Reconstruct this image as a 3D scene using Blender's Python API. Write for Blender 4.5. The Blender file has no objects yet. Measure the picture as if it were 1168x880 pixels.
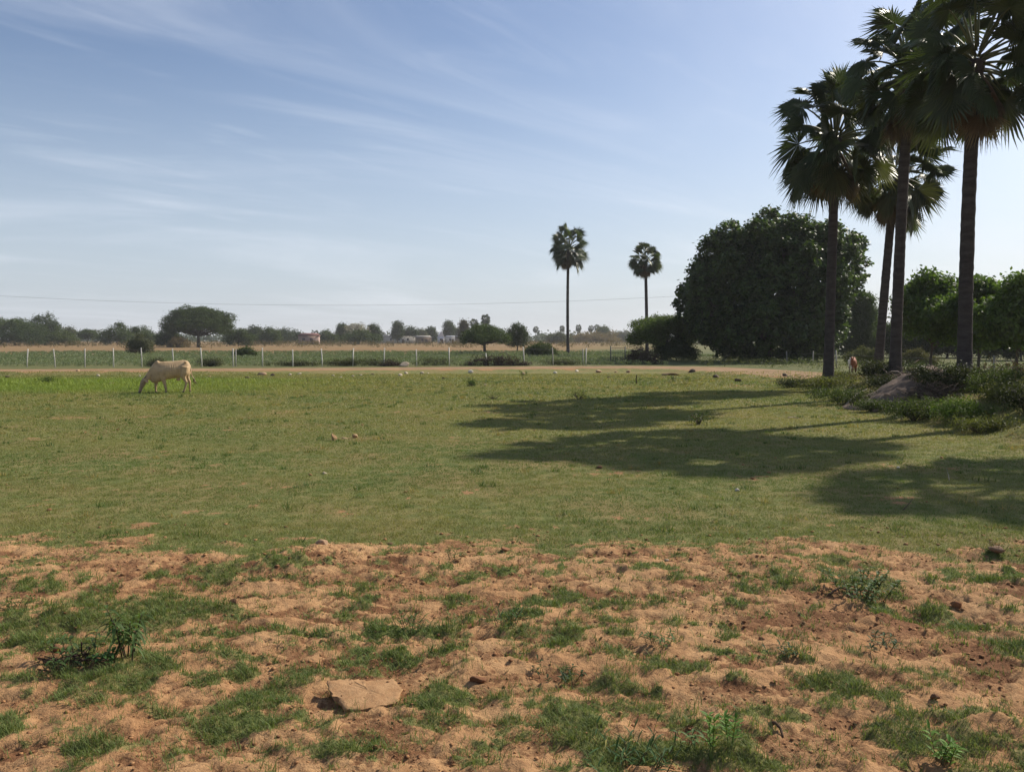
import bpy, bmesh, math, random
import numpy as np
from mathutils import Vector, Matrix, Euler

R = math.radians
SC = bpy.context.scene
COL = SC.collection

# ------------------------------------------------------------------ camera
CAM_H, FPX, HOR = 2.1, 950.0, 388.0
PITCH = math.atan((440.0 - HOR) / FPX)
cam_d = bpy.data.cameras.new('camera')
cam_d.sensor_width = 36.0
cam_d.lens = 36.0 * FPX / 1168.0
cam_d.clip_start, cam_d.clip_end = 0.1, 20000.0
cam = bpy.data.objects.new('camera', cam_d)
COL.objects.link(cam)
cam.location = (0, 0, CAM_H)
cam.rotation_euler = (math.pi / 2 - PITCH, 0, 0)
SC.camera = cam

# ------------------------------------------------------------------ sun, sky, exposure
SUN_AZ = math.atan2(0.812, 0.584)          # clockwise from +Y (towards +X)
SUN_EL = R(38.0)
SUN_DIR = Vector((math.sin(SUN_AZ) * math.cos(SUN_EL), math.cos(SUN_AZ) * math.cos(SUN_EL), math.sin(SUN_EL)))
sun_d = bpy.data.lights.new('sun', 'SUN')
sun_d.energy, sun_d.angle, sun_d.color = 4.2, R(0.53), (1.0, 0.92, 0.79)
sun = bpy.data.objects.new('sun', sun_d)
COL.objects.link(sun)
sun.location = (40, 30, 60)
sun.rotation_euler = SUN_DIR.to_track_quat('Z', 'Y').to_euler()

SKY_STRENGTH = 0.073
world = bpy.data.worlds.new('World')
SC.world = world
world.use_nodes = True
wt = world.node_tree
wn, wl = wt.nodes, wt.links
wn.clear()
w_out = wn.new('ShaderNodeOutputWorld')
w_bg = wn.new('ShaderNodeBackground')
w_bg.inputs['Strength'].default_value = SKY_STRENGTH
sky = wn.new('ShaderNodeTexSky')
sky.sky_type = 'NISHITA'
sky.sun_disc = False
sky.sun_elevation = SUN_EL
sky.sun_rotation = SUN_AZ
sky.altitude = 100.0
sky.air_density = 1.0
sky.dust_density = 2.2
sky.ozone_density = 2.4
# thin cirrus: noise on the direction projected to a high flat layer
tc = wn.new('ShaderNodeTexCoord')
sep = wn.new('ShaderNodeSeparateXYZ')
wl.new(tc.outputs['Generated'], sep.inputs[0])


def wmath(op, a, b=None, clamp=False):
    n = wn.new('ShaderNodeMath')
    n.operation = op
    n.use_clamp = clamp
    for i, v in enumerate((a, b)):
        if v is None:
            continue
        if hasattr(v, 'links'):
            wl.new(v, n.inputs[i])
        else:
            n.inputs[i].default_value = v
    return n.outputs[0]


zc = wmath('ADD', wmath('MAXIMUM', sep.outputs[2], 0.0), 0.12)
cmb = wn.new('ShaderNodeCombineXYZ')
wl.new(wmath('DIVIDE', sep.outputs[0], zc), cmb.inputs[0])
wl.new(wmath('DIVIDE', sep.outputs[1], zc), cmb.inputs[1])


def cloud(scale, rot, sx, sy, lo, hi, detail, dist, loc=(0, 0, 0)):
    mp = wn.new('ShaderNodeMapping')
    mp.vector_type = 'TEXTURE'
    mp.inputs['Rotation'].default_value = (0, 0, R(rot))
    mp.inputs['Scale'].default_value = (1 / sx, 1 / sy, 1)
    mp.inputs['Location'].default_value = loc
    wl.new(cmb.outputs[0], mp.inputs[0])
    nz = wn.new('ShaderNodeTexNoise')
    nz.inputs['Scale'].default_value = scale
    nz.inputs['Detail'].default_value = detail
    nz.inputs['Roughness'].default_value = 0.55
    nz.inputs['Distortion'].default_value = dist
    wl.new(mp.outputs[0], nz.inputs['Vector'])
    mr = wn.new('ShaderNodeMapRange')
    mr.interpolation_type = 'SMOOTHSTEP'
    mr.inputs[1].default_value, mr.inputs[2].default_value = lo, hi
    wl.new(nz.outputs[0], mr.inputs[0])
    return mr.outputs[0]


c1 = cloud(0.75, 34, 0.6, 1.4, 0.44, 0.78, 9, 0.9, (0.9, 0.55, 0))
c2 = cloud(2.6, 42, 0.45, 1.6, 0.50, 0.85, 9, 1.2, (1.1, 0.7, 0))
cl = wmath('ADD', wmath('MULTIPLY', c1, 0.36), wmath('MULTIPLY', c2, 0.13), True)
# low milky band near the horizon (dusty air)
band = wn.new('ShaderNodeMapRange')
band.interpolation_type = 'SMOOTHSTEP'
band.inputs[1].default_value, band.inputs[2].default_value = 0.36, -0.02
wl.new(sep.outputs[2], band.inputs[0])
hz = wmath('MULTIPLY', band.outputs[0], 0.62)
mixh = wn.new('ShaderNodeMix')
mixh.data_type = 'RGBA'
wl.new(hz, mixh.inputs[0])
tint = wn.new('ShaderNodeMix')
tint.data_type = 'RGBA'
tint.blend_type = 'MULTIPLY'
tint.inputs[0].default_value = 1.0
wl.new(sky.outputs[0], tint.inputs[6])
tint.inputs[7].default_value = (0.94, 1.0, 1.09, 1)
wl.new(tint.outputs[2], mixh.inputs[6])
mixh.inputs[7].default_value = (6.7, 7.5, 8.5, 1)
mixc = wn.new('ShaderNodeMix')
mixc.data_type = 'RGBA'
wl.new(cl, mixc.inputs[0])
wl.new(mixh.outputs[2], mixc.inputs[6])
mixc.inputs[7].default_value = (9.0, 9.4, 10.2, 1)
wl.new(mixc.outputs[2], w_bg.inputs['Color'])
wl.new(w_bg.outputs[0], w_out.inputs['Surface'])

SC.view_settings.view_transform = 'Standard'
SC.view_settings.look = 'None'
SC.view_settings.gamma = 1.0
SC.view_settings.use_curve_mapping = False
SC.view_settings.exposure = 0.58
SC.render.engine = 'CYCLES'
SC.cycles.max_bounces = 6
SC.cycles.diffuse_bounces = 3
SC.cycles.glossy_bounces = 2
SC.cycles.transmission_bounces = 4
SC.cycles.transparent_max_bounces = 8
SC.cycles.volume_bounces = 0
SC.cycles.use_denoising = True
SC.cycles.sample_clamp_indirect = 4.0

# ------------------------------------------------------------------ numpy helpers


def _h(ix, iy, seed):
    n = (ix.astype(np.int64) * 374761393 + iy.astype(np.int64) * 668265263 + seed * 1442695041) & 0xFFFFFFFF
    n = ((n ^ (n >> 13)) * 1274126177) & 0xFFFFFFFF
    n = ((n ^ (n >> 15)) * 2246822519) & 0xFFFFFFFF
    return (n ^ (n >> 16)) & 0xFFFFFFFF


def noise(x, y, seed=0):
    """2-D gradient noise, about -1..1"""
    x = np.asarray(x, float)
    y = np.asarray(y, float)
    ix, iy = np.floor(x), np.floor(y)
    fx, fy = x - ix, y - iy
    u, v = fx * fx * fx * (fx * (fx * 6 - 15) + 10), fy * fy * fy * (fy * (fy * 6 - 15) + 10)

    def g(ox, oy):
        a = _h(ix + ox, iy + oy, seed) * (2 * np.pi / 4294967296.0)
        return np.cos(a) * (fx - ox) + np.sin(a) * (fy - oy)
    a = g(0, 0) * (1 - u) + g(1, 0) * u
    b = g(0, 1) * (1 - u) + g(1, 1) * u
    return (a * (1 - v) + b * v) * 1.5


def fbm(x, y, octv=4, seed=0, gain=0.5, ridged=False):
    s, a, f, t = 0, 1.0, 1.0, 0
    for i in range(octv):
        n = noise(np.asarray(x) * f, np.asarray(y) * f, seed + i * 17)
        s = s + a * ((1 - 2 * np.abs(n)) if ridged else n)
        t += a
        a *= gain
        f *= 2.03
    return s / t


def sstep(e0, e1, x):
    t = np.clip((np.asarray(x, float) - e0) / (e1 - e0), 0, 1)
    return t * t * (3 - 2 * t)


def gp(px, py, z=0.0):
    """ground point seen at a pixel of the 1168x880 photograph (flat plane z)"""
    vx, vy = (px - 584.0) / FPX, (440.0 - py) / FPX
    c, s = math.cos(PITCH), math.sin(PITCH)
    d = (vx, c + vy * s, -s + vy * c)
    t = (z - CAM_H) / d[2]
    return d[0] * t, d[1] * t


def X(px, d):
    return (px - 584.0) / FPX * d


# ------------------------------------------------------------------ terrain functions
ROAD = np.array([(-400, 50), (-120, 51.5), (-33, 53.2), (-18, 55.3), (-2.7, 58.2), (4, 60.0), (9, 60.3), (12.6, 58.3), (15.0, 53.5), (16.8, 46), (19.0, 37),
                 (22, 27), (26, 12), (30, -10), (34, -60)], float)
ROAD_W = 2.5


def road_dist(x, y):
    """signed distance to the road's centre line, positive on the far / right side"""
    x = np.asarray(x, float)
    y = np.asarray(y, float)
    best = np.full(np.broadcast(x, y).shape, 1e9)
    sgn = np.ones_like(best)
    for (ax, ay), (bx, by) in zip(ROAD[:-1], ROAD[1:]):
        dx, dy = bx - ax, by - ay
        L2 = dx * dx + dy * dy
        t = np.clip(((x - ax) * dx + (y - ay) * dy) / L2, 0, 1)
        d = np.hypot(x - ax - t * dx, y - ay - t * dy)
        cr = dx * (y - ay) - dy * (x - ax)
        m = d < best
        best = np.where(m, d, best)
        sgn = np.where(m, np.where(cr > 0, 1.0, -1.0), sgn)
    return best * sgn


def foot_x(y):
    return np.interp(y, [0, 10, 18, 24, 30, 36, 43], [11.0, 10.8, 10.1, 10.2, 11.3, 12.8, 15.5])


def soil_edge(x):
    return 8.35 + 0.8 * fbm(np.asarray(x) / 1.6, 3.3, 4, 5, .6) + np.where(np.asarray(x) < -2.2, 0.15, 0.1)


# patches of grass laid out over the bare soil: x px, y px, half-width px, half-height px, weight
PATCH = [(120, 715, 150, 26, 1.0), (40, 670, 60, 10, .6), (270, 655, 90, 14, .7), (150, 780, 70, 26, .9), (255, 770, 60, 20, .6),
         (280, 830, 60, 45, .9), (60, 745, 60, 18, .7), (395, 678, 40, 14, .6), (440, 750, 80, 22, .8), (470, 720, 60, 16, .6),
         (500, 805, 45, 26, .95), (330, 775, 40, 20, .5), (630, 835, 50, 26, .95), (610, 740, 50, 13, .8), (735, 808, 50, 14, .7),
         (650, 690, 70, 12, .5), (770, 770, 45, 14, .7), (950, 790, 55, 22, .95), (1010, 800, 50, 14, .7), (890, 825, 50, 18, .8),
         (820, 860, 80, 26, .9), (715, 866, 40, 16, 1.0), (1070, 850, 80, 30, .8), (920, 865, 40, 20, .8), (1080, 715, 60, 24, .7),
         (1110, 664, 70, 9, .8), (1140, 735, 50, 18, .6), (1040, 780, 50, 12, .5), (10, 840, 20, 20, .6), (100, 870, 60, 14, .8),
         (200, 868, 50, 16, .8), (380, 870, 60, 12, .6), (690, 720, 30, 8, .5), (850, 665, 60, 9, .6), (560, 655, 60, 8, .45),
         (735, 655, 60, 8, .4), (930, 640, 80, 9, .5), (520, 690, 40, 10, .5), (990, 668, 36, 14, .7), (840, 695, 30, 9, .5),
         (575, 712, 22, 10, .7), (20, 790, 30, 12, .6), (820, 750, 40, 8, .5), (1150, 640, 30, 8, .5)]
PATCH_W = []
for (a, b, rx, ry, w_) in PATCH:
    x0, y0 = gp(a, b)
    PATCH_W.append((x0, y0, X(584 + rx, y0), (gp(a, b - ry)[1] - gp(a, b + ry)[1]) / 2, w_))
# bare or trodden spots on the lawn
BARE = [(85, 537, 45, 5), (165, 521, 40, 4), (210, 530, 60, 4), (325, 470, 40, 3), (95, 477, 60, 3), (160, 476, 40, 3), (700, 540, 60, 8), (385, 585, 40, 6), (300, 577, 30, 4),
        (430, 622, 60, 6), (680, 535, 40, 5), (315, 556, 24, 4), (1020, 570, 60, 9), (1010, 531, 24, 3), (1085, 535, 26, 4), (950, 598, 40, 5), (930, 620, 70, 7), (480, 567, 24, 4),
        (640, 600, 40, 5), (40, 630, 50, 5), (820, 645, 50, 5), (1100, 632, 40, 4), (440, 538, 30, 4), (200, 513, 30, 3), (760, 430, 60, 2), (845, 440, 40, 4)]
BARE += [(60, 575, 50, 5), (150, 600, 60, 6), (250, 555, 45, 5), (540, 560, 50, 5), (590, 600, 60, 6), (720, 590, 60, 6), (760, 620, 60, 5), (870, 545, 50, 5), (520, 500, 40, 4), (260, 490, 50, 3), (450, 470, 40, 3), (880, 500, 40, 4), (110, 560, 40, 4), (340, 615, 60, 5), (560, 470, 40, 3), (40, 500, 50, 3)]
BARE_W = []
for (a, b, rx, ry) in BARE:
    x0, y0 = gp(a, b)
    BARE_W.append((x0, y0, X(584 + rx, y0), (gp(a, b - ry)[1] - gp(a, b + ry)[1]) / 2))


def soil_zone(x, y):
    """1 in the bare foreground, 0 on the lawn"""
    e = soil_edge(x) + 1.15 * fbm(x / 0.9, y / 0.7, 5, 91, .62)
    return 1 - sstep(-0.6, 0.6, y - e)


def cover(x, y):
    """how much short grass stands at a place, 0..1"""
    x = np.asarray(x, float)
    y = np.asarray(y, float)
    z = soil_zone(x, y)
    p = np.zeros_like(x)
    for (cx, cy, rx, ry, w_) in PATCH_W:
        d2 = ((x - cx) / rx) ** 2 + ((y - cy) / ry) ** 2
        p = np.maximum(p, w_ * np.exp(-d2 * 0.9))
    n = fbm(x / 0.27, y / 0.21, 5, 23, 0.68)
    n2 = fbm(x / 1.1, y / 0.8, 3, 29)
    tufts = sstep(0.34, 0.60, fbm(x / 0.13, y / 0.11, 2, 37) + 0.25 * n2)
    soil = sstep(0.26, 0.90, p * 0.58 + 1.15 * n + 0.34 * n2 + 0.29)
    soil = np.clip(np.maximum(soil, 0.75 * tufts * sstep(-.35, .1, n2 + .6 * n + 0.3 * p)), 0, 1)
    b = np.zeros_like(x)
    for (cx, cy, rx, ry) in BARE_W:
        d2 = ((x - cx) / rx) ** 2 + ((y - cy) / ry) ** 2
        b = np.maximum(b, np.exp(-d2))
    lawn = 1 - 0.85 * sstep(0.50, 0.95, 0.62 * b + 0.95 * n + 0.10) - 0.45 * sstep(0.30, 0.8, 0.9 * n2 + 0.55 * n)
    lawn = lawn - 0.50 * sstep(.18, .55, fbm(x / 2.6, y / 0.9, 5, 41, .62))
    lawn = np.clip(lawn, 0, 1)
    return soil * z + lawn * (1 - z)


def crust(x, y):
    """plates of pale dry crust (1) with broken, darker earth between them (0)"""
    x = np.asarray(x, float)
    y = np.asarray(y, float)
    return sstep(-.09, .06, fbm(x / 0.46, y / 0.30, 6, 133, .64) + .35 * fbm(x / 1.7, y / 1.0, 2, 137) - .05)


def height(x, y):
    x = np.asarray(x, float)
    y = np.asarray(y, float)
    sd = road_dist(x, y)
    near = np.exp(-np.maximum(y, 0) / 60.0)
    z = 0.05 * fbm(x / 8.0, y / 8.0, 3, 3) * near * (1 - sstep(-8, -4, sd))
    # road bank: the track and the land beyond it lie a little higher than the meadow
    z = z + 0.17 * sstep(-4.6 + 0.5 * noise(x / 3.0, y / 3.0, 8), -2.9, sd)
    # land rises very gently far away
    z = z + 0.55 * sstep(90, 420, y)
    # earth bank under the palms
    fx = foot_x(y) + 0.5 * noise(y / 2.4, 7.7, 77)
    up = sstep(0, 2.6, x - fx) * (1 - 0.55 * sstep(4.5, 8, x - fx))
    tp = 1 - 0.35 * sstep(31, 36, y) - 0.65 * sstep(36, 44, y)
    tp = tp * sstep(0, 12, y)
    z = z + 0.62 * up * tp + 0.10 * up * tp * fbm(x / 1.2, y / 1.2, 3, 44)
    # rough bare soil in front
    s = soil_zone(x, y) * (1 - sstep(9.5, 11, y)) * sstep(-2, 2, y)
    s2 = s * (1 - sstep(6, 12, np.abs(x)))
    lump = fbm(x / 0.55, y / 0.42, 4, 61, 0.55)
    rid = fbm(x / 0.30, y / 0.24, 3, 67, 0.5, True)
    z = z + s2 * (0.020 * crust(x, y) + 0.034 * lump + 0.026 * rid + 0.016 * fbm(x / 0.11, y / 0.09, 3, 69) + 0.012 * fbm(x / 0.05, y / 0.045, 2, 79) * (1 - crust(x, y)) + 0.055 * fbm(x / 1.5, y / 1.1, 2, 71))
    for (px_, py_, r_, a_) in MOUND:
        cx, cy = px_, py_
        z = z + a_ * np.exp(-((x - cx) ** 2 + ((y - cy) * 1.2) ** 2) / r_ ** 2) * (1 + 0.5 * rid)
    z = z + 0.012 * cover(x, y) * s2
    return z


MOUND = []
for (a, b, r_, am) in [(360, 640, 0.42, 0.085), (310, 650, 0.35, 0.05), (440, 648, 0.4, 0.05), (1060, 705, 0.34, -0.06), (690, 650, 0.5, 0.03), (890, 650, .4, .035),
                       (1010, 712, .2, .04), (1130, 840, .22, .06), (330, 800, .25, -.02), (1120, 635, .25, .05)]:
    MOUND.append((*gp(a, b), r_, am))


def hz1(x, y):
    return float(height(np.array([x]), np.array([y]))[0])


# ------------------------------------------------------------------ mesh builder


class MB:
    def __init__(self):
        self.v, self.t, self.q, self.c, self.n = [], [], [], [], 0

    def add(self, v, tris=None, quads=None, col=(0.5, 0.5, 0.5)):
        v = np.asarray(v, np.float32).reshape(-1, 3)
        if tris is not None and len(tris):
            self.t.append(np.asarray(tris, np.int64).reshape(-1, 3) + self.n)
        if quads is not None and len(quads):
            self.q.append(np.asarray(quads, np.int64).reshape(-1, 4) + self.n)
        c = np.asarray(col, np.float32)
        if c.ndim == 1:
            c = np.tile(c[:3], (len(v), 1))
        self.v.append(v)
        self.c.append(c[:, :3])
        self.n += len(v)

    def mesh(self, name, smooth=False):
        v = np.concatenate(self.v)
        c = np.concatenate(self.c)
        t = np.concatenate(self.t) if self.t else np.zeros((0, 3), np.int64)
        q = np.concatenate(self.q) if self.q else np.zeros((0, 4), np.int64)
        me = bpy.data.meshes.new(name)
        me.vertices.add(len(v))
        me.vertices.foreach_set('co', v.ravel())
        loops = np.concatenate([t.ravel(), q.ravel()]).astype(np.int32)
        me.loops.add(len(loops))
        me.loops.foreach_set('vertex_index', loops)
        starts = np.concatenate([np.arange(len(t)) * 3, len(t) * 3 + np.arange(len(q)) * 4]).astype(np.int32)
        me.polygons.add(len(starts))
        me.polygons.foreach_set('loop_start', starts)
        me.update(calc_edges=True)
        if smooth:
            me.polygons.foreach_set('use_smooth', np.ones(len(starts), bool))
        a = me.attributes.new('col', 'FLOAT_COLOR', 'POINT')
        a.data.foreach_set('color', np.concatenate([c, np.ones((len(c), 1), np.float32)], 1).astype(np.float32).ravel())
        me.validate()
        return me

    def build(self, name, mat, parent=None, smooth=False):
        me = self.mesh(name, smooth)
        me.materials.append(mat)
        return link(name, me, parent)


def link(name, data, parent=None):
    o = bpy.data.objects.new(name, data)
    COL.objects.link(o)
    if parent is not None:
        o.parent = parent
    return o


def tag(o, label=None, cat=None, group=None, kind=None):
    for k, v in (('label', label), ('category', cat), ('group', group), ('kind', kind)):
        if v:
            o[k] = v
    return o


def thing(name, label, cat, loc=(0, 0, 0), rz=0.0, group=None, scale=1.0):
    o = link(name, None)
    o.empty_display_size = 0.2
    o.location = loc
    o.rotation_euler = (0, 0, rz)
    o.scale = (scale,) * 3 if not hasattr(scale, '__len__') else scale
    return tag(o, label, cat, group)


def tube(pts, rad, sides=8, cap=True, seed=0, rough=0.0, ell=None):
    """tapered tube through points; ell = per-point (a, b) axis factors; returns verts, tris, quads"""
    P = np.asarray(pts, float)
    n = len(P)
    rad = np.broadcast_to(np.asarray(rad, float), (n,))
    T = np.gradient(P, axis=0)
    T /= np.linalg.norm(T, axis=1, keepdims=True) + 1e-9
    up = np.array([0, 0, 1.0]) if abs(T[:, 2].mean()) < 0.8 else np.array([0, 1.0, 0])
    U = np.cross(np.broadcast_to(up, T.shape), T)
    U /= np.linalg.norm(U, axis=1, keepdims=True) + 1e-9
    W = np.cross(T, U)
    a = np.arange(sides) * 2 * np.pi / sides
    rr = np.broadcast_to(rad[:, None], (n, sides)).copy()
    if rough:
        rr *= 1 + rough * np.random.default_rng(seed).uniform(-1, 1, rr.shape)
    ea = np.ones((n, 2)) if ell is None else np.asarray(ell, float)
    V = P[:, None, :] + (rr * np.cos(a) * ea[:, :1])[:, :, None] * U[:, None, :] + (rr * np.sin(a) * ea[:, 1:])[:, :, None] * W[:, None, :]
    V = V.reshape(-1, 3)
    i, k = np.meshgrid(np.arange(n - 1), np.arange(sides), indexing='ij')
    k2 = (k + 1) % sides
    Q = np.stack([i * sides + k, i * sides + k2, (i + 1) * sides + k2, (i + 1) * sides + k], -1).reshape(-1, 4)
    Tt = []
    if cap:
        V = np.vstack([V, P[0], P[-1]])
        c0, c1_ = n * sides, n * sides + 1
        for j in range(sides):
            Tt.append((c0, (j + 1) % sides, j))
            Tt.append((c1_, (n - 1) * sides + j, (n - 1) * sides + (j + 1) % sides))
    return V, np.array(Tt).reshape(-1, 3), Q


def curve(p0, p1, sag=(0, 0, 0), n=8):
    t = np.linspace(0, 1, n)[:, None]
    return np.asarray(p0) * (1 - t) + np.asarray(p1) * t + np.asarray(sag) * 4 * t * (1 - t)


def box(x0, x1, y0, y1, z0, z1):
    v = [(x, y, z) for z in (z0, z1) for y in (y0, y1) for x in (x0, x1)]
    q = [(0, 2, 3, 1), (4, 5, 7, 6), (0, 1, 5, 4), (2, 6, 7, 3), (0, 4, 6, 2), (1, 3, 7, 5)]
    return np.array(v, float), q


def rnd_unit(rng, n):
    v = rng.normal(size=(n, 3))
    return v / (np.linalg.norm(v, axis=1, keepdims=True) + 1e-9)


def leaves(mb, P, N, L, W, col, rng, droop=0.0):
    """pointed leaf (two folded triangles) at each P with normal N"""
    n = len(P)
    a = rnd_unit(rng, n)
    a[:, 2] -= droop
    T = a - (a * N).sum(1, keepdims=True) * N
    T /= np.linalg.norm(T, axis=1, keepdims=True) + 1e-9
    B = np.cross(N, T)
    L = np.broadcast_to(np.asarray(L, float), (n,))[:, None]
    W = np.broadcast_to(np.asarray(W, float), (n,))[:, None]
    v0 = P - T * L * 0.5
    v1 = P + B * W * 0.5 - N * W * 0.12 + T * L * 0.05
    v2 = P + T * L * 0.5 - N * W * 0.15
    v3 = P - B * W * 0.5 - N * W * 0.12 + T * L * 0.05
    V = np.stack([v0, v1, v2, v3], 1).reshape(-1, 3)
    k = np.arange(n)[:, None] * 4
    tr = np.concatenate([k + [0, 1, 2], k + [0, 2, 3]])
    mb.add(V, tris=tr, col=np.repeat(col, 4, axis=0))


# ------------------------------------------------------------------ materials


def new_mat(name):
    m = bpy.data.materials.new(name)
    m.use_nodes = True
    nt = m.node_tree
    nt.nodes.clear()
    out = nt.nodes.new('ShaderNodeOutputMaterial')
    return m, nt, out


class NT:
    """small helper for shader nodes"""

    def __init__(self, nt):
        self.nt = nt

    def n(self, t, **kw):
        nd = self.nt.nodes.new(t)
        for k, v in kw.items():
            setattr(nd, k, v)
        return nd

    def set(self, sock, v):
        if hasattr(v, 'links'):
            self.nt.links.new(v, sock)
        elif v is not None:
            if hasattr(sock.default_value, '__len__') and not hasattr(v, '__len__'):
                v = (v, v, v)
            if hasattr(v, '__len__') and len(sock.default_value) == 4 and len(v) == 3:
                v = (*v, 1)
            sock.default_value = v

    def attr(self, name):
        return self.n('ShaderNodeAttribute', attribute_name=name)

    def coords(self):
        return self.n('ShaderNodeTexCoord').outputs['Object']

    def noise(self, scale, detail=4, rough=0.55, vec=None, dist=0.0):
        nd = self.n('ShaderNodeTexNoise')
        self.set(nd.inputs['Vector'], vec if vec is not None else self.coords())
        self.set(nd.inputs['Scale'], scale)
        self.set(nd.inputs['Detail'], detail)
        self.set(nd.inputs['Roughness'], rough)
        self.set(nd.inputs['Distortion'], dist)
        return nd.outputs[0]

    def map(self, v, a, b, c=0.0, d=1.0):
        nd = self.n('ShaderNodeMapRange', interpolation_type='SMOOTHSTEP')
        for i, q in enumerate((v, a, b, c, d)):
            self.set(nd.inputs[i], q)
        return nd.outputs[0]

    def math(self, op, a, b=0.0, clamp=False):
        nd = self.n('ShaderNodeMath', operation=op, use_clamp=clamp)
        self.set(nd.inputs[0], a)
        self.set(nd.inputs[1], b)
        return nd.outputs[0]

    def mix(self, f, a, b, mode='MIX'):
        nd = self.n('ShaderNodeMix', data_type='RGBA', blend_type=mode)
        self.set(nd.inputs[0], f)
        self.set(nd.inputs[6], a)
        self.set(nd.inputs[7], b)
        return nd.outputs[2]

    def scale(self, vec, s):
        nd = self.n('ShaderNodeMapping')
        self.set(nd.inputs[0], vec)
        nd.inputs['Scale'].default_value = s
        return nd.outputs[0]

    def bump(self, h, strength, dist, normal=None):
        nd = self.n('ShaderNodeBump')
        self.set(nd.inputs['Height'], h)
        self.set(nd.inputs['Strength'], strength)
        self.set(nd.inputs['Distance'], dist)
        if normal is not None:
            self.set(nd.inputs['Normal'], normal)
        return nd.outputs[0]

    def principled(self, col, rough=0.8, spec=0.3, normal=None):
        nd = self.n('ShaderNodeBsdfPrincipled')
        self.set(nd.inputs['Base Color'], col)
        self.set(nd.inputs['Roughness'], rough)
        self.set(nd.inputs['Specular IOR Level'], spec)
        if normal is not None:
            self.set(nd.inputs['Normal'], normal)
        return nd.outputs[0]


def leaf_mat(name, trans=0.35, rough=0.5, spec=0.25, tcol=(1.25, 1.35, 0.6), var=0.35, vscale=1.5):
    m, nt, out = new_mat(name)
    k = NT(nt)
    c = k.attr('col').outputs['Color']
    nz = k.noise(vscale, 2)
    c = k.mix(k.map(nz, 0.3, 0.7, var, 0.0), c, k.mix(1.0, c, (0.62, 0.66, 0.5), 'MULTIPLY'))
    p = k.principled(c, rough, spec)
    t = k.n('ShaderNodeBsdfTranslucent')
    k.set(t.inputs['Color'], k.mix(1.0, c, tcol, 'MULTIPLY'))
    mx = k.n('ShaderNodeMixShader')
    mx.inputs[0].default_value = trans
    nt.links.new(p, mx.inputs[1])
    nt.links.new(t.outputs[0], mx.inputs[2])
    nt.links.new(mx.outputs[0], out.inputs['Surface'])
    return m


def solid_mat(name, rough=0.85, spec=0.2, nscale=8.0, var=0.5, bump=0.4, bdist=0.02, dark=(0.55, 0.5, 0.45), stretch=None, tint=None):
    """takes the mesh's own colours, with mottling and a fine relief"""
    m, nt, out = new_mat(name)
    k = NT(nt)
    c = k.attr('col').outputs['Color'] if tint is None else tint
    v = k.coords()
    if stretch:
        v = k.scale(v, stretch)
    n1 = k.noise(nscale, 6, 0.6, v)
    n2 = k.noise(nscale * 5, 5, 0.65, v)
    c = k.mix(k.map(n1, 0.35, 0.7, 0.0, var), c, k.mix(1.0, c, dark, 'MULTIPLY'))
    c = k.mix(k.map(n2, 0.35, 0.65, var * 0.6, 0.0), c, k.mix(1.0, c, dark, 'MULTIPLY'))
    h = k.math('ADD', n1, k.math('MULTIPLY', n2, 0.6))
    nt.links.new(k.principled(c, rough, spec, k.bump(h, bump, bdist)), out.inputs['Surface'])
    return m


M = {}
M['leaf'] = leaf_mat('broad_leaf', 0.38, 0.5, 0.25)
M['fine_leaf'] = leaf_mat('feathery_leaf', 0.35, 0.6, 0.15, var=0.5, vscale=0.6)
M['far_leaf'] = leaf_mat('distant_leaf', 0.25, 0.7, 0.1, var=0.5, vscale=0.25)
M['palm_leaf'] = leaf_mat('palm_leaf', 0.22, 0.44, 0.27, (1.2, 1.25, 0.55), 0.3, 1.0)
M['grass'] = leaf_mat('grass_blade', 0.35, 0.6, 0.15, (1.2, 1.2, 0.6), 0.25, 3.0)
M['bark'] = solid_mat('bark', 0.95, 0.1, 3.0, 0.6, 0.8, 0.05, (0.45, 0.42, 0.4), (1, 1, 0.35))
M['palm_bark'] = solid_mat('palm_bark', 0.95, 0.1, 2.2, 0.6, 0.9, 0.04, (0.45, 0.43, 0.42), (1.2, 1.2, 5.0))
M['stone'] = solid_mat('stone', 0.9, 0.2, 9.0, 0.45, 0.6, 0.02)
M['clod'] = solid_mat('dry_clod', 0.95, 0.1, 14.0, 0.4, 0.7, 0.012, (0.62, 0.5, 0.42))
M['concrete'] = solid_mat('concrete', 0.85, 0.2, 4.0, 0.35, 0.3, 0.01, (0.6, 0.57, 0.52))
M['hide'] = solid_mat('hide', 0.7, 0.25, 5.0, 0.28, 0.15, 0.01, (0.72, 0.6, 0.48))
M['hoof'] = solid_mat('hoof_horn', 0.6, 0.3, 20, 0.3, 0.1, 0.005)
M['metal'] = solid_mat('dull_metal', 0.55, 0.4, 10, 0.4, 0.1, 0.003)
M['plaster'] = solid_mat('plaster', 0.9, 0.15, 0.8, 0.35, 0.2, 0.02, (0.65, 0.6, 0.55))
M['roof'] = solid_mat('roofing', 0.8, 0.2, 1.0, 0.4, 0.4, 0.03, (0.6, 0.5, 0.45), (6, 1, 1))


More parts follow.
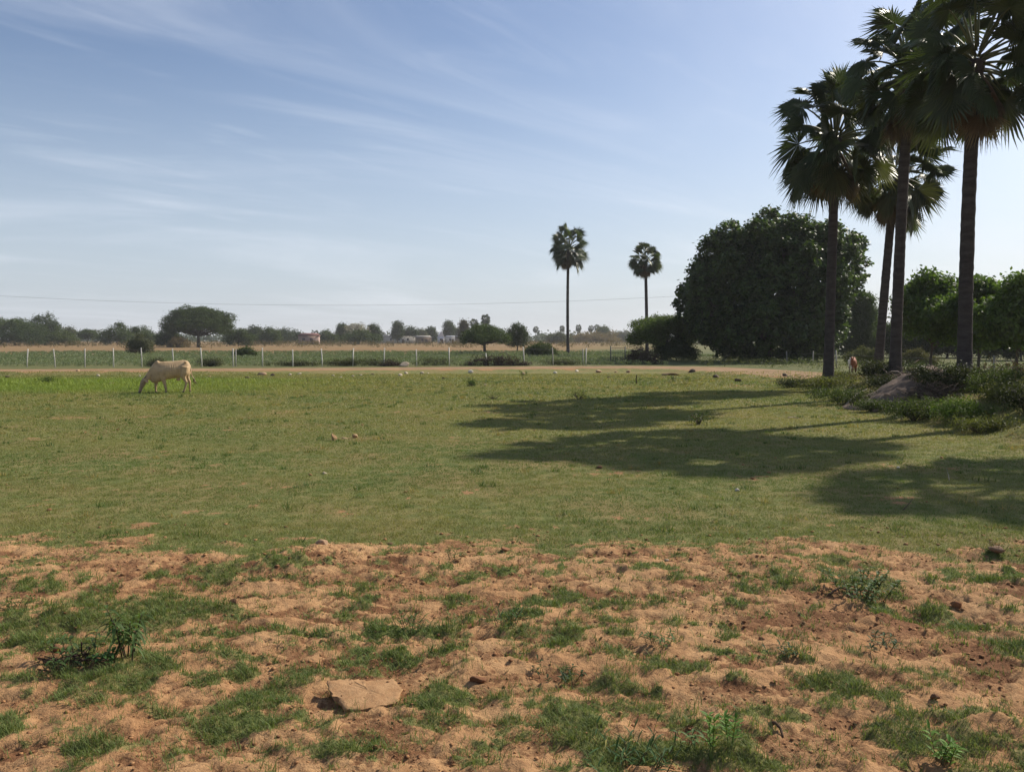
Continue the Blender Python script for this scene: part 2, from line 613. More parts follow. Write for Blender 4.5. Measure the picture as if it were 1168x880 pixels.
def ground_material():
    m, nt, out = new_mat('meadow_ground')
    k = NT(nt)
    P = k.coords()
    cov = k.attr('cover').outputs['Fac']
    zone = k.attr('zone').outputs['Fac']      # 0 meadow, 1 fallow tan field
    wet = k.attr('damp').outputs['Fac']
    n_big = k.noise(0.55, 4, 0.55, P)
    n_mid = k.noise(3.2, 5, 0.6, P)
    n_fine = k.noise(26.0, 6, 0.65, P)
    n_grit = k.noise(110.0, 4, 0.7, P)
    # soil
    soil = k.mix(k.map(n_mid, 0.32, 0.68), (0.435, 0.262, 0.130), (0.345, 0.194, 0.094))
    soil = k.mix(k.map(n_big, 0.40, 0.68, 0, 0.55), soil, (0.32, 0.165, 0.075))
    soil = k.mix(k.map(n_fine, 0.52, 0.74, 0, 0.7), soil, (0.20, 0.098, 0.048))
    soil = k.mix(k.map(n_grit, 0.56, 0.78, 0, 0.45), soil, (0.52, 0.33, 0.18))
    soil = k.mix(k.map(k.math('ADD', wet, k.math('MULTIPLY', k.math('SUBTRACT', n_fine, 0.5), 1.3)), 0.25, 0.75), soil, (0.175, 0.085, 0.042))
    soil = k.mix(k.map(k.attr('lawn').outputs['Fac'], 0.5, 1.0, 0.0, 0.55), soil, (0.24, 0.135, 0.065))
    # thatch and short turf between the blades
    turf = k.mix(k.map(n_mid, 0.35, 0.68), (0.125, 0.145, 0.046), (0.22, 0.19, 0.075))
    turf = k.mix(k.map(n_big, 0.42, 0.7, 0, 0.7), turf, (0.25, 0.175, 0.08))
    turf = k.mix(k.map(n_fine, 0.5, 0.72, 0, 0.6), turf, (0.055, 0.062, 0.022))
    edge = k.math('ADD', cov, k.math('MULTIPLY', k.math('SUBTRACT', n_fine, 0.5), 0.9))
    c = k.mix(k.map(edge, 0.35, 0.62), soil, turf)
    # fallow field
    tan = k.mix(k.map(k.noise(0.06, 4, 0.6, k.scale(P, (0.35, 1.6, 1))), 0.35, 0.65), (0.235, 0.132, 0.066), (0.185, 0.135, 0.064))
    tan = k.mix(k.map(n_big, 0.4, 0.7, 0, 0.5), tan, (0.22, 0.17, 0.075))
    c = k.mix(zone, c, tan)
    far_green = k.attr('weedy').outputs['Fac']
    wd = k.mix(k.map(n_mid, 0.35, 0.65), (0.07, 0.09, 0.038), (0.11, 0.115, 0.05))
    c = k.mix(far_green, c, wd)
    h = k.math('ADD', k.math('MULTIPLY', n_fine, 1.0), k.math('MULTIPLY', n_grit, 0.4))
    h2 = k.math('ADD', k.math('MULTIPLY', n_mid, 2.0), h)
    nrm = k.bump(h2, 0.9, 0.022)
    nt.links.new(k.principled(c, 0.95, 0.08, nrm), out.inputs['Surface'])
    return m


def road_material():
    m, nt, out = new_mat('dirt_track')
    k = NT(nt)
    P = k.coords()
    n1 = k.noise(0.7, 5, 0.6, P)
    n2 = k.noise(9.0, 5, 0.65, P)
    c = k.mix(k.map(n1, 0.35, 0.65), (0.30, 0.20, 0.115), (0.215, 0.142, 0.08))
    c = k.mix(k.map(n2, 0.5, 0.75, 0, 0.5), c, (0.24, 0.13, 0.065))
    nt.links.new(k.principled(c, 0.95, 0.08, k.bump(n2, 0.6, 0.03)), out.inputs['Surface'])
    return m


# ------------------------------------------------------------------ ground


def axis_x():
    a = np.arange(0, 4.6, 0.02)
    out_ = [a]
    x = a[-1]
    lst = []
    st = 0.02
    while x < 2500:
        st = max(st * 1.02, 0.02) if x < 30 else st * 1.06
        st = min(st, 120)
        x += st
        lst.append(x)
    p = np.concatenate([a, lst])
    return np.concatenate([-p[:0:-1], p])


def axis_y():
    lst = []
    y = 3.2
    while y < 10:
        lst.append(y)
        y += 0.0042 * y
    while y < 75:
        lst.append(y)
        y += 0.0085 * y
    while y < 5000:
        lst.append(y)
        y += 0.035 * y
    b = [3.2 - s for s in (0.1, .25, .45, .7, 1, 1.5, 2, 3, 5, 8, 13, 20, 35, 60, 120, 300, 800)]
    return np.array(b[::-1] + lst)


def build_ground():
    ax, ay = axis_x(), axis_y()
    GX, GY = np.meshgrid(ax, ay)
    x, y = GX.ravel(), GY.ravel()
    sd = road_dist(x, y)
    rw = ROAD_W + np.interp(x, [-30, 2, 10], [-.75, -.55, .7])
    z = height(x, y) - 0.07 * (1 - sstep(rw - 1.2, rw - 0.6, np.abs(sd)))
    nx, ny = len(ax), len(ay)
    i, j = np.meshgrid(np.arange(ny - 1), np.arange(nx - 1), indexing='ij')
    q = np.stack([i * nx + j, i * nx + j + 1, (i + 1) * nx + j + 1, (i + 1) * nx + j], -1).reshape(-1, 4)
    mb = MB()
    mb.add(np.stack([x, y, z], 1), quads=q)
    me = mb.mesh('ground', True)
    cv = cover(x, y)
    # the land across the track: green weeds first, then the tan fallow field
    tn = fbm(x / 22, y / 30, 3, 12)
    zone = sstep(0, 1, np.clip((y - (112 + 40 * tn + np.clip((x + 10) * 0.9, -20, 60))) / 26, 0, 1)) * (1 - sstep(-15, 40, x - 0.12 * y))
    weedy = sstep(1.9, 3.0, sd + .8 * fbm(x / 1.6, y / 1.6, 3, 38)) * (1 - zone) * (0.75 + 0.3 * tn)
    # the strip between meadow and track is bare, and so is the bank's cut face
    cv = cv * (1 - 0.85 * sstep(-3.9, -2.3, sd + 1.6 * fbm(x / 1.6, y / 1.6, 4, 38)) * (1 - sstep(2, 3, sd)))
    damp = np.clip((1 - crust(x, y)) * (.55 + .6 * fbm(x / .9, y / .7, 3, 33)) * soil_zone(x, y), 0, 1)
    damp = np.maximum(damp, 0.8 * np.exp(-((x - gp(1060, 705)[0]) ** 2 + (y - gp(1060, 705)[1]) ** 2) / 0.35 ** 2))
    for nm, arr in (('lawn', 1 - soil_zone(x, y)), ('cover', cv), ('zone', zone), ('weedy', np.clip(weedy, 0, 1)), ('damp', damp)):
        a = me.attributes.new(nm, 'FLOAT', 'POINT')
        a.data.foreach_set('value', arr.astype(np.float32))
    me.materials.append(ground_material())
    o = link('ground', me)
    tag(o, kind='structure')


def build_road():
    s = [0.0]
    for a, b in zip(ROAD[:-1], ROAD[1:]):
        s.append(s[-1] + float(np.hypot(*(b - a))))
    s = np.array(s)
    # smooth the corner with a dense resample and a running mean
    u = np.concatenate([np.arange(0, s[2] - 15, 12.0), np.arange(s[2] - 15, s[-1], 0.5)])
    px_, py_ = np.interp(u, s, ROAD[:, 0]), np.interp(u, s, ROAD[:, 1])
    P = np.stack([px_, py_], 1)
    T = np.gradient(P, axis=0)
    T /= np.linalg.norm(T, axis=1, keepdims=True)
    Nn = np.stack([-T[:, 1], T[:, 0]], 1)
    w = np.linspace(-1, 1, 15)
    wv = np.interp(P[:, 0], [-30, 2, 10], [-.75, -.55, .7])
    L = ROAD_W + wv + 0.35 * noise(u / 3.0, 1.5, 6) + 0.2 * noise(u / 0.9, 9.5, 7)
    Rr = ROAD_W + wv + 0.35 * noise(u / 3.3, 4.5, 9) + 0.2 * noise(u / 0.9, 2.5, 10)
    off = np.where(w[None, :] < 0, w[None, :] * L[:, None], w[None, :] * Rr[:, None])
    x = P[:, :1] + Nn[:, :1] * off
    y = P[:, 1:] + Nn[:, 1:] * off
    prof = 0.004 - 0.03 * sstep(0.86, 1.0, np.abs(w)) - 0.02 * np.exp(-((np.abs(w) - 0.45) / 0.12) ** 2)
    z = height(x.ravel(), y.ravel()).reshape(x.shape) + prof[None, :] + 0.012 * fbm(x / 0.8, y / 0.8, 3, 15) * (1 - np.abs(w))[None, :]
    n, k = x.shape
    i, j = np.meshgrid(np.arange(n - 1), np.arange(k - 1), indexing='ij')
    q = np.stack([i * k + j, (i + 1) * k + j, (i + 1) * k + j + 1, i * k + j + 1], -1).reshape(-1, 4)
    mb = MB()
    mb.add(np.stack([x.ravel(), y.ravel(), z.ravel()], 1), quads=q)
    tag(mb.build('dirt_road', road_material(), smooth=True), kind='structure')


build_ground()
build_road()

# ------------------------------------------------------------------ grass


def grass_col(x, y, rng, n):
    """blade colours: fresh green to straw"""
    d = fbm(x / 2.6, y / 2.6, 3, 51) + 0.5 * fbm(x / 14.0, y / 9.0, 2, 57)
    f = np.clip(0.46 + 0.95 * d + rng.normal(0, 0.22, n) + 0.25 * sstep(9, 30, y), 0, 1)[:, None]
    soil = soil_zone(x, y)[:, None]
    f = f * (1 - 0.75 * soil)
    a, b = np.array([[0.118, 0.172, 0.050]]), np.array([[0.262, 0.250, 0.092]])
    c = a * (1 - f) + b * f
    # bright wet strip of grass by the cow
    lush = (np.exp(-((x + 23) / 13.0) ** 4) * sstep(31.0, 36, y + 0.8 * noise(x / 3, y / 3, 4)) * (1 - sstep(43, 47, y)))[:, None]
    g = np.array([[0.21, 0.29, 0.05]])
    c = c * (1 - 0.8 * lush) + g * 0.8 * lush
    return c * rng.uniform(0.75, 1.25, (n, 1)), lush[:, 0]


def blades(mb, x, y, hgt, wid, col, rng, seg=1, lean=0.5):
    n = len(x)
    z = height(x, y) - 0.004
    a = rng.uniform(0, 2 * np.pi, n)
    f = np.stack([np.cos(a), np.sin(a), np.zeros(n)], 1)
    sd = np.stack([-np.sin(a), np.cos(a), np.zeros(n)], 1)
    l = (hgt * lean * rng.uniform(0.3, 1.6, n))[:, None]
    P = np.stack([x, y, z], 1)
    w = wid[:, None]
    h = hgt[:, None]
    up = np.array([[0, 0, 1.0]])
    if seg == 1:
        V = np.stack([P - sd * w * .5, P + sd * w * .5, P + f * l + up * h], 1).reshape(-1, 3)
        mb.add(V, tris=np.arange(n * 3).reshape(-1, 3), col=np.repeat(col, 3, axis=0))
    else:
        m = P + f * l * 0.35 + up * h * 0.6
        V = np.stack([P - sd * w * .5, P + sd * w * .5, m - sd * w * .38, m + sd * w * .38, P + f * l * 1.1 + up * h * .95], 1).reshape(-1, 3)
        k = np.arange(n)[:, None] * 5
        mb.add(V, tris=np.concatenate([k + [0, 1, 3], k + [0, 3, 2], k + [2, 3, 4]]), col=np.repeat(col, 5, axis=0))


def scatter(rng, y0, y1, dens, margin=1.26, xmax=None):
    """uniform over the strip seen between two distances"""
    hw = 584.0 / FPX * margin * y1 + 1.8
    n = int(dens * (y1 - y0) * 2 * hw)
    x = rng.uniform(-hw, hw, n)
    y = rng.uniform(y0, y1, n)
    ok = np.abs(x) < 584.0 / FPX * margin * y + 1.8
    return x[ok], y[ok]


def build_grass():
    rng = np.random.default_rng(7)
    mb = MB()
    # strips: distance from, to, blades per m2, height, width
    for (y0, y1, dens, h, w, seg) in [(3.3, 5.2, 15000, .036, .0032, 2), (5.2, 7.2, 11000, .036, .0042, 2), (7.2, 9.6, 7000, .032, .0055, 1), (9.6, 13, 4200, .026, .008, 1),
                                      (13, 18, 2200, .027, .012, 1), (18, 26, 1000, .032, .020, 1), (26, 38, 420, .040, .034, 1), (38, 52, 190, .055, .055, 1)]:
        x, y = scatter(rng, y0, y1, dens)
        c = cover(x, y)
        sd = road_dist(x, y)
        keep = rng.uniform(0, 1, len(x)) < np.clip(c, 0, 1) ** 1.3 * (1 - 0.9 * sstep(-3.9, -2.5, sd + 1.6 * fbm(x / 1.6, y / 1.6, 4, 38)))
        x, y, c = x[keep], y[keep], c[keep]
        col, lush = grass_col(x, y, rng, len(x))
        tuft = np.clip(0.75 + 0.9 * fbm(x / 0.22, y / 0.22, 3, 63), 0.35, 1.9)
        s = soil_zone(x, y)
        hh = h * rng.uniform(0.5, 1.4, len(x)) * tuft * (1 + 0.35 * s) * (1 + 1.8 * lush)
        blades(mb, x, y, hh, w * rng.uniform(0.7, 1.3, len(x)), col, rng, seg, 0.9)
    # coarser tufts standing out of the grazed turf, some green, some straw
    x, y = scatter(rng, 8.5, 46, 2.6)
    kp = rng.uniform(0, 1, len(x)) < np.clip(.35 + fbm(x / 3, y / 3, 3, 47), .05, 1)
    x, y = x[kp], y[kp]
    m = 22
    straw = np.repeat(rng.uniform(0, 1, len(x)) < .35, m)[:, None]
    sz = np.repeat(rng.uniform(.5, 1.5, len(x)), m)
    x, y = np.repeat(x, m), np.repeat(y, m)
    x = x + rng.normal(0, .05, len(x)) * sz
    y = y + rng.normal(0, .04, len(y)) * sz
    col = np.where(straw, [[.30, .24, .10]], [[.075, .125, .032]]) * rng.uniform(.7, 1.3, (len(x), 1))
    blades(mb, x, y, .075 * sz * rng.uniform(.5, 1.2, len(x)), (.004 + .0006 * y) * rng.uniform(.7, 1.3, len(x)), col, rng, 1, .9)
    tag(mb.build('grass', M['grass']), kind='stuff')


build_grass()


def lump(rng, r, flat=0.6, sub=2, rough=0.35, ang=True):
    """stone: an icosphere pushed about and cut by a few planes; returns verts, tris"""
    bm = bmesh.new()
    bmesh.ops.create_icosphere(bm, subdivisions=sub, radius=1.0)
    v = np.array([q.co[:] for q in bm.verts])
    t = np.array([[q.index for q in f.verts] for f in bm.faces])
    bm.free()
    for _ in range(7 if ang else 3):
        d = rnd_unit(rng, 1)[0]
        k = rng.uniform(0.45, 0.85)
        pr = v @ d
        v = v - np.clip(pr - k, 0, None)[:, None] * d
    o = rng.uniform(0, 99)
    dd = fbm(v[:, 0] * 1.6 + o, v[:, 1] * 1.6 + v[:, 2] * 1.3 + o, 3, 3)
    v = v * (1 + rough * 0.5 * dd)[:, None]
    v = v * np.array([1, rng.uniform(.7, 1), flat]) * r
    return v, t


def build_crumbs():
    """clods, crumbs and grit lying on the bare soil: uncountable, one object"""
    rng = np.random.default_rng(11)
    base = []
    for _ in range(8):
        base.append(lump(rng, 1.0, rng.uniform(.3, .6), 1, 0.6))
    mb = MB()
    for (y0, y1, dens, r0) in [(3.4, 5.0, 1100, .0062), (5.0, 7.0, 700, .008), (7.0, 9.4, 380, .011), (9.4, 24, 7, .017)]:
        x, y = scatter(rng, y0, y1, dens)
        c = cover(x, y)
        cl_ = 1 - crust(x, y)
        k = rng.uniform(0, 1, len(x)) < (1 - c * .8) * (0.10 + 0.90 * cl_)
        x, y = x[k], y[k]
        z = height(x, y)
        n = len(x)
        r = np.minimum(r0 * (0.5 + rng.pareto(2.4, n) * 0.6), r0 * 2.8)
        a = rng.uniform(0, 6.28, n)
        bi = rng.integers(0, 8, n)
        cc = np.where((rng.uniform(0, 1, n) < .7)[:, None], [[.38, .21, .10]], [[.27, .14, .07]]) * rng.uniform(.65, 1.15, (n, 1))
        for j in range(8):
            m = bi == j
            v, t = base[j]
            ca, sa = np.cos(a[m])[:, None], np.sin(a[m])[:, None]
            V = np.stack([v[None, :, 0] * ca - v[None, :, 1] * sa, v[None, :, 0] * sa + v[None, :, 1] * ca, np.broadcast_to(v[None, :, 2], (m.sum(), len(v)))], -1) * r[m][:, None, None]
            V = V + np.stack([x[m], y[m], z[m] + r[m] * .25], 1)[:, None, :]
            T = (t[None] + (np.arange(m.sum()) * len(v))[:, None, None]).reshape(-1, 3)
            mb.add(V.reshape(-1, 3), tris=T, col=np.repeat(cc[m], len(v), 0))
    tag(mb.build('dirt', M['clod'], smooth=False), kind='stuff')


build_crumbs()

# ------------------------------------------------------------------ trees


def lobes(rng, blobs, n, r0, r1):
    """small rounded boughs on the outside of a crown's main masses"""
    out = list(blobs)
    B = np.array(blobs, float)
    for i in range(n):
        b = B[rng.choice(len(B), p=B[:, 3] ** 2 / (B[:, 3] ** 2).sum())]
        d = rnd_unit(rng, 1)[0]
        if d[2] < -.3:
            d[2] *= -1
        r = rng.uniform(r0, r1)
        c = b[:3] + d * b[3:] * rng.uniform(.86, 1.0)
        if c[2] < r * .5:
            continue
        out.append((*c, r, r, r * rng.uniform(.7, .95)))
    return out


def crown_mesh(rng, blobs, ncl, per, ls, cr, cols, shell=0.55, up=0.35, aspect=0.5, flatten=1.0, hollow=0.0):
    """leaf clumps through the volume of several ellipsoids (cx, cy, cz, rx, ry, rz)"""
    B = np.array(blobs, float)
    wgt = (B[:, 3] * B[:, 4] + B[:, 4] * B[:, 5] + B[:, 3] * B[:, 5])
    wgt /= wgt.sum()
    bi = rng.choice(len(B), ncl, p=wgt)
    d = rnd_unit(rng, ncl)
    rad = (shell + (1 - shell) * rng.uniform(0, 1, ncl) ** 0.6)
    lum = 1 + 0.16 * fbm(d[:, 0] * 2.2 + bi * 3.1, d[:, 1] * 2.2 + d[:, 2] * 2.0, 3, 9)
    C = B[bi, :3] + d * B[bi, 3:] * (rad * lum)[:, None]
    keepz = C[:, 2] > 0.05
    C, d = C[keepz], d[keepz]
    n = len(C)
    P = np.repeat(C, per, 0)
    dd = np.repeat(d, per, 0)
    off = rng.normal(size=(n * per, 3)) * cr
    off[:, 2] *= flatten
    P = P + off
    N = rnd_unit(rng, n * per) + dd * 0.5
    N[:, 2] += up
    N /= np.linalg.norm(N, axis=1, keepdims=True)
    cols = np.array(cols, float)
    ci = np.clip(rng.normal(0.5, .22, n), 0, 1)[:, None]
    cc = cols[0] * (1 - ci) + cols[1] * ci
    cc = np.repeat(cc, per, 0) * rng.uniform(.75, 1.25, (n * per, 1))
    ok = P[:, 2] > 0.02
    mb = MB()
    leaves(mb, P[ok], N[ok], ls * rng.uniform(.7, 1.3, ok.sum()), ls * aspect * rng.uniform(.8, 1.2, ok.sum()), cc[ok], rng, 0.3)
    return mb, C


def trunk_mesh(rng, h, r, blobs, lean=(0, 0), col=(.12, .10, .08), limbs=None, C=None, twigs=0, sides=8, fork=0.0):
    mb = MB()
    top = np.array([lean[0], lean[1], h])
    pts = curve((0, 0, -0.15), top, (rng.uniform(-.04, .04) * h, rng.uniform(-.04, .04) * h, 0), 9)
    rr = r * (1 - 0.35 * np.linspace(0, 1, 9))
    rr[0] *= 1.5
    rr[1] *= 1.12
    mb.add(*_t(pts, rr, sides, rng), col=col)
    bl = blobs if limbs is None else blobs[:limbs]
    for b in bl:
        e = np.array(b[:3]) + np.array([0, 0, b[5] * 0.15])
        s = pts[rng.integers(6, 9)]
        L = np.linalg.norm(e - s)
        cp = curve(s, e, (rng.uniform(-.1, .1) * L, rng.uniform(-.1, .1) * L, -0.06 * L), 7)
        mb.add(*_t(cp, r * np.linspace(.55, .18, 7), max(5, sides - 2), rng), col=col)
        if C is not None and twigs:
            dist = np.linalg.norm(C - e, axis=1)
            for j in np.argsort(dist)[:60][rng.permutation(min(60, len(C)))[:twigs]]:
                s2 = cp[rng.integers(3, 7)]
                L2 = np.linalg.norm(C[j] - s2)
                mb.add(*_t(curve(s2, C[j], (0, 0, -.05 * L2), 4), r * np.linspace(.2, .05, 4), 4, rng), col=col)
    return mb


def _t(p, r, s, rng):
    v, t, q = tube(p, r, s, True, int(rng.integers(1e6)), 0.06)
    return v, t, q


def tree(name, label, cat, x, y, blobs, trunk, ncl, per, ls, cr, cols, mat, seed, group=None, z=None, bark=(.12, .10, .08), **kw):
    rng = np.random.default_rng(seed)
    o = thing(name, label, cat, (x, y, hz1(x, y) if z is None else z), 0, group)
    tw = kw.pop('twigs', 0)
    main = blobs
    if 'lob' in kw:
        blobs = lobes(rng, blobs, *kw.pop('lob'))
    lm = kw.pop('limbs', None)
    mb, C = crown_mesh(rng, blobs, ncl, per, ls, cr, cols, **kw)
    mb.build('crown', M[mat], o)
    if trunk:
        trunk_mesh(rng, trunk[0], trunk[1], main, trunk[2] if len(trunk) > 2 else (0, 0), bark, lm, C, tw).build('trunk', M['bark'], o, True)
    return o


# ---- fan palms
def palm_crown(rng, n_up=15, n_low=30, Rf=1.05, Lp=1.2, dead=12):
    """costapalmate fan leaves: a few erect tufts on long stalks, a dense skirt of drooping ones, dry ones beneath"""
    green, brown = MB(), MB()
    tot = n_up + n_low + dead
    for i in range(tot):
        is_dead = i >= n_up + n_low
        az = i * 2.39996 + rng.uniform(-.45, .45)
        if i < n_up:
            t = i / n_up * .4
            el = math.radians(82 - 66 * (i / n_up) + rng.uniform(-8, 8))
            L = Lp * rng.uniform(1.0, 1.4)
            e2 = el - math.radians(rng.uniform(-5, 40))
        elif not is_dead:
            t = .4 + .6 * (i - n_up) / n_low
            el = math.radians(22 - 76 * (i - n_up) / n_low + rng.uniform(-12, 12))
            L = Lp * rng.uniform(.85, 1.2)
            e2 = el - math.radians(rng.uniform(-2, 34))
        else:
            t = 1.0
            el = math.radians(rng.uniform(-84, -58))
            L = Lp * rng.uniform(.5, .95)
            e2 = math.radians(-86)
        rad = np.array([math.cos(az), math.sin(az), 0])
        d0 = rad * math.cos(el) + np.array([0, 0, math.sin(el)])
        p0 = np.array([0, 0, 0.25 - 0.75 * t]) + rad * 0.12
        p1 = p0 + d0 * L
        sg = rng.uniform(.02, .12) * L
        pet = curve(p0, p1, (0, 0, sg), 6)
        mb = brown if is_dead else green
        pc = (.13, .14, .06) if not is_dead else (.16, .11, .07)
        v, tt, q = tube(pet, np.linspace(.045, .02, 6), 5)
        mb.add(v, tt, q, pc)
        xa = rad * math.cos(e2) + np.array([0, 0, math.sin(e2)])
        side = np.array([-math.sin(az), math.cos(az), 0])
        na = np.cross(xa, side)
        na /= np.linalg.norm(na)
        ro = rng.uniform(-1.2, 1.2)
        ya = side * math.cos(ro) + na * math.sin(ro)
        za = np.cross(xa, ya)
        Rr = Rf * rng.uniform(.8, 1.18) * (0.8 if is_dead else 1)
        A = math.radians(rng.uniform(105, 150)) if not is_dead else math.radians(rng.uniform(40, 75))
        ns = 40
        an = np.linspace(-A, A, ns)
        da = (an[1] - an[0]) / 2
        ra = Rr * (1 - 0.34 * (np.abs(an) / math.pi) ** 1.3) * rng.uniform(.86, 1.06, ns)
        r1 = ra * rng.uniform(.42, .60, ns)
        cup = rng.uniform(-.25, .45)
        droop = rng.uniform(.0, .30) + .06 * t
        twist = rng.uniform(-.35, .35)
        hang = np.array([0, 0, -1.0])

        def pt(r, a_, f):
            lx, ly = r * np.cos(a_), r * np.sin(a_)
            lz = cup * np.abs(ly) + f - 0.12 * r + twist * ly * np.abs(lx) / Rr
            w3 = lx[:, None] * xa + ly[:, None] * ya + lz[:, None] * za
            return p1 + w3 + hang * (droop * (r / Rr) ** 2.2 * Rr)[:, None]
        fold = 0.045
        o_ = np.repeat(p1[None], ns, 0)
        La, Ma, Ra = pt(r1, an - da, -fold), pt(r1 * 1.04, an, fold), pt(r1, an + da, -fold)
        r2 = r1 + (ra - r1) * .5
        ja = rng.normal(0, .035, ns)
        bow = hang * rng.uniform(0, .06, ns)[:, None]
        L2, R2 = pt(r2, an + ja * .6 - da * .36, -fold * .5) + bow, pt(r2, an + ja * .6 + da * .36, -fold * .5) + bow
        Tp = pt(ra, an + ja * 1.6, 0) + hang * rng.uniform(-.02, .09, ns)[:, None]
        V = np.stack([o_, La, Ma, Ra, L2, R2, Tp], 1).reshape(-1, 3)
        k = np.arange(ns)[:, None] * 7
        tr = np.concatenate([k + [0, 1, 2], k + [0, 2, 3], k + [1, 4, 2], k + [2, 4, 5], k + [2, 5, 3], k + [4, 6, 5]])
        if is_dead:
            c0 = np.array([.20, .145, .085]) * rng.uniform(.6, 1.2)
        else:
            old = max(0, t - .6) * rng.uniform(0, 1.3)
            c0 = np.array([.052, .076, .028]) * rng.uniform(.7, 1.3) * (1 - old) + np.array([.16, .14, .065]) * old
        cc = np.repeat(c0[None] * rng.uniform(.85, 1.15, (ns, 1)), 7, 0)
        tipk = np.arange(ns) * 7 + 6
        cc[tipk] = cc[tipk] * .6 + np.array([.16, .14, .07]) * .4
        mb.add(V, tris=tr, col=cc)
    return green, brown


PALM_H = 10.0


def palm_meshes(seed, lean=(0, 0), h=PALM_H, r=.20):
    rng = np.random.default_rng(seed)
    g, b = palm_crown(rng)
    n = 70
    pts = curve((0, 0, -.25), (lean[0], lean[1], h - .1), (lean[0] * -.12 + rng.uniform(-.08, .08), rng.uniform(-.08, .08), 0), n)
    zz = pts[:, 2]
    rr = r * (1.0 - 0.12 * zz / h + 0.55 * np.exp(-np.maximum(zz, 0) / .45)) * (1 + 0.018 * np.sin(zz * 2 * np.pi / .32)) * (1 + .02 * rng.normal(size=n))
    rr[-6:] *= np.linspace(1.05, 1.5, 6)
    tb = MB()
    v, t, q = tube(pts, rr, 14, True, seed, .02)
    cz = (0.5 + .5 * np.sin(v[:, 2] * 2 * np.pi / .32))[:, None]
    tb.add(v, t, q, np.array([[.088, .074, .066]]) * (0.8 + .3 * cz))
    out = []
    for nm, mb, mt, sm in (('trunk', tb, 'palm_bark', True), ('crown', g, 'palm_leaf', False), ('dead_fronds', b, 'palm_leaf', False)):
        me = mb.mesh('palm_' + nm, sm)
        me.materials.append(M[mt])
        out.append((nm, me))
    return out, pts[-1] + np.array([0, 0, .1])


PALMS = [palm_meshes(101, (0.12, 0)), palm_meshes(202, (.35, 0), 11.4), palm_meshes(303, (.75, .3), 9.6), palm_meshes(404, (-.05, 0), 9.6), palm_meshes(505, (0, 0), 14)]


def palm(label, x, y, kind, scale=1.0, rz=0.0, group=None, cscale=1.0, z=None):
    parts, top = PALMS[kind]
    o = thing('palm_tree', label, 'palm tree', (x, y, hz1(x, y) if z is None else z), rz, group, scale)
    for nm, me in parts:
        c = link(nm, me, o)
        if nm != 'trunk':
            c.location = tuple(top)
            c.scale = (cscale,) * 3
    return o


G4 = 'tall fan palms standing on the bank'
palm('tall fan palm at the left end of the bank, its crown lower and apart', X(945, 35), 35, 0, 1.04, 0.3, G4, 1.14)
palm('tallest fan palm, straight trunk between the leaning palm and the mound', X(1021, 31), 31, 1, 1.0, 0.4, G4, 1.15)
palm('fan palm with a leaning trunk, set back between two straight palms', X(1001, 39), 39, 2, 1.0, 0.0, G4, 1.15)
palm('nearest fan palm with the thickest trunk, in front of the small trees', X(1101, 24.5), 24.5, 3, 1.0, 2.1, G4, 1.04)
palm('fan palm mostly out of frame, its leaf tips entering at the top right corner', 16.9, 24.0, 1, .97, 3.4, G4, 1.0)
palm('fan palm beyond the right edge, seen by its shadow on the grass', 17.7, 19.4, 3, 1.02, 4.4, G4, .98)
GF = 'lone fan palms beyond the fence'
palm('lone slender fan palm behind the fence, the taller of the two', X(648, 120), 120, 4, 1.08, 0.5, GF, 1.3)
palm('lone slender fan palm above the thorn heap beside the dark tree', X(738, 105), 105, 1, 1.05, 2.5, GF, .92)

# ---- the big dark tree by the road
bx, by = X(884, 76), 78.0
tree('broadleaf_tree', 'huge dark round broadleaf tree beside the dirt road, crown reaching the ground', 'tree', bx, by,
     [(0.6, 0, 7.2, 7.0, 6.6, 5.6), (4.4, .3, 8.4, 4.5, 5.0, 4.4), (-4.4, -.4, 5.4, 3.7, 4.6, 4.1), (-.6, -1, 3.0, 6.2, 5.6, 3.2), (1.5, 0, 10.2, 4.8, 4.6, 3.1), (4.4, 0, 3.6, 2.5, 4.4, 3.4), (-3.5, 0, 8.7, 3.8, 3.6, 3.5), (-7.1, 0, 5.2, 1.6, 2.0, 1.4)],
     (3.0, .55), 5200, 26, .33, .19, [(.028, .048, .015), (.092, .140, .038)], 'leaf', 31, lob=(60, .7, 1.5), shell=.66, up=1.0, aspect=.7, twigs=6)

# ------------------------------------------------------------------ trees and bushes of the middle and far distance


def ztop(py, d):
    return CAM_H - (py - HOR) / FPX * d


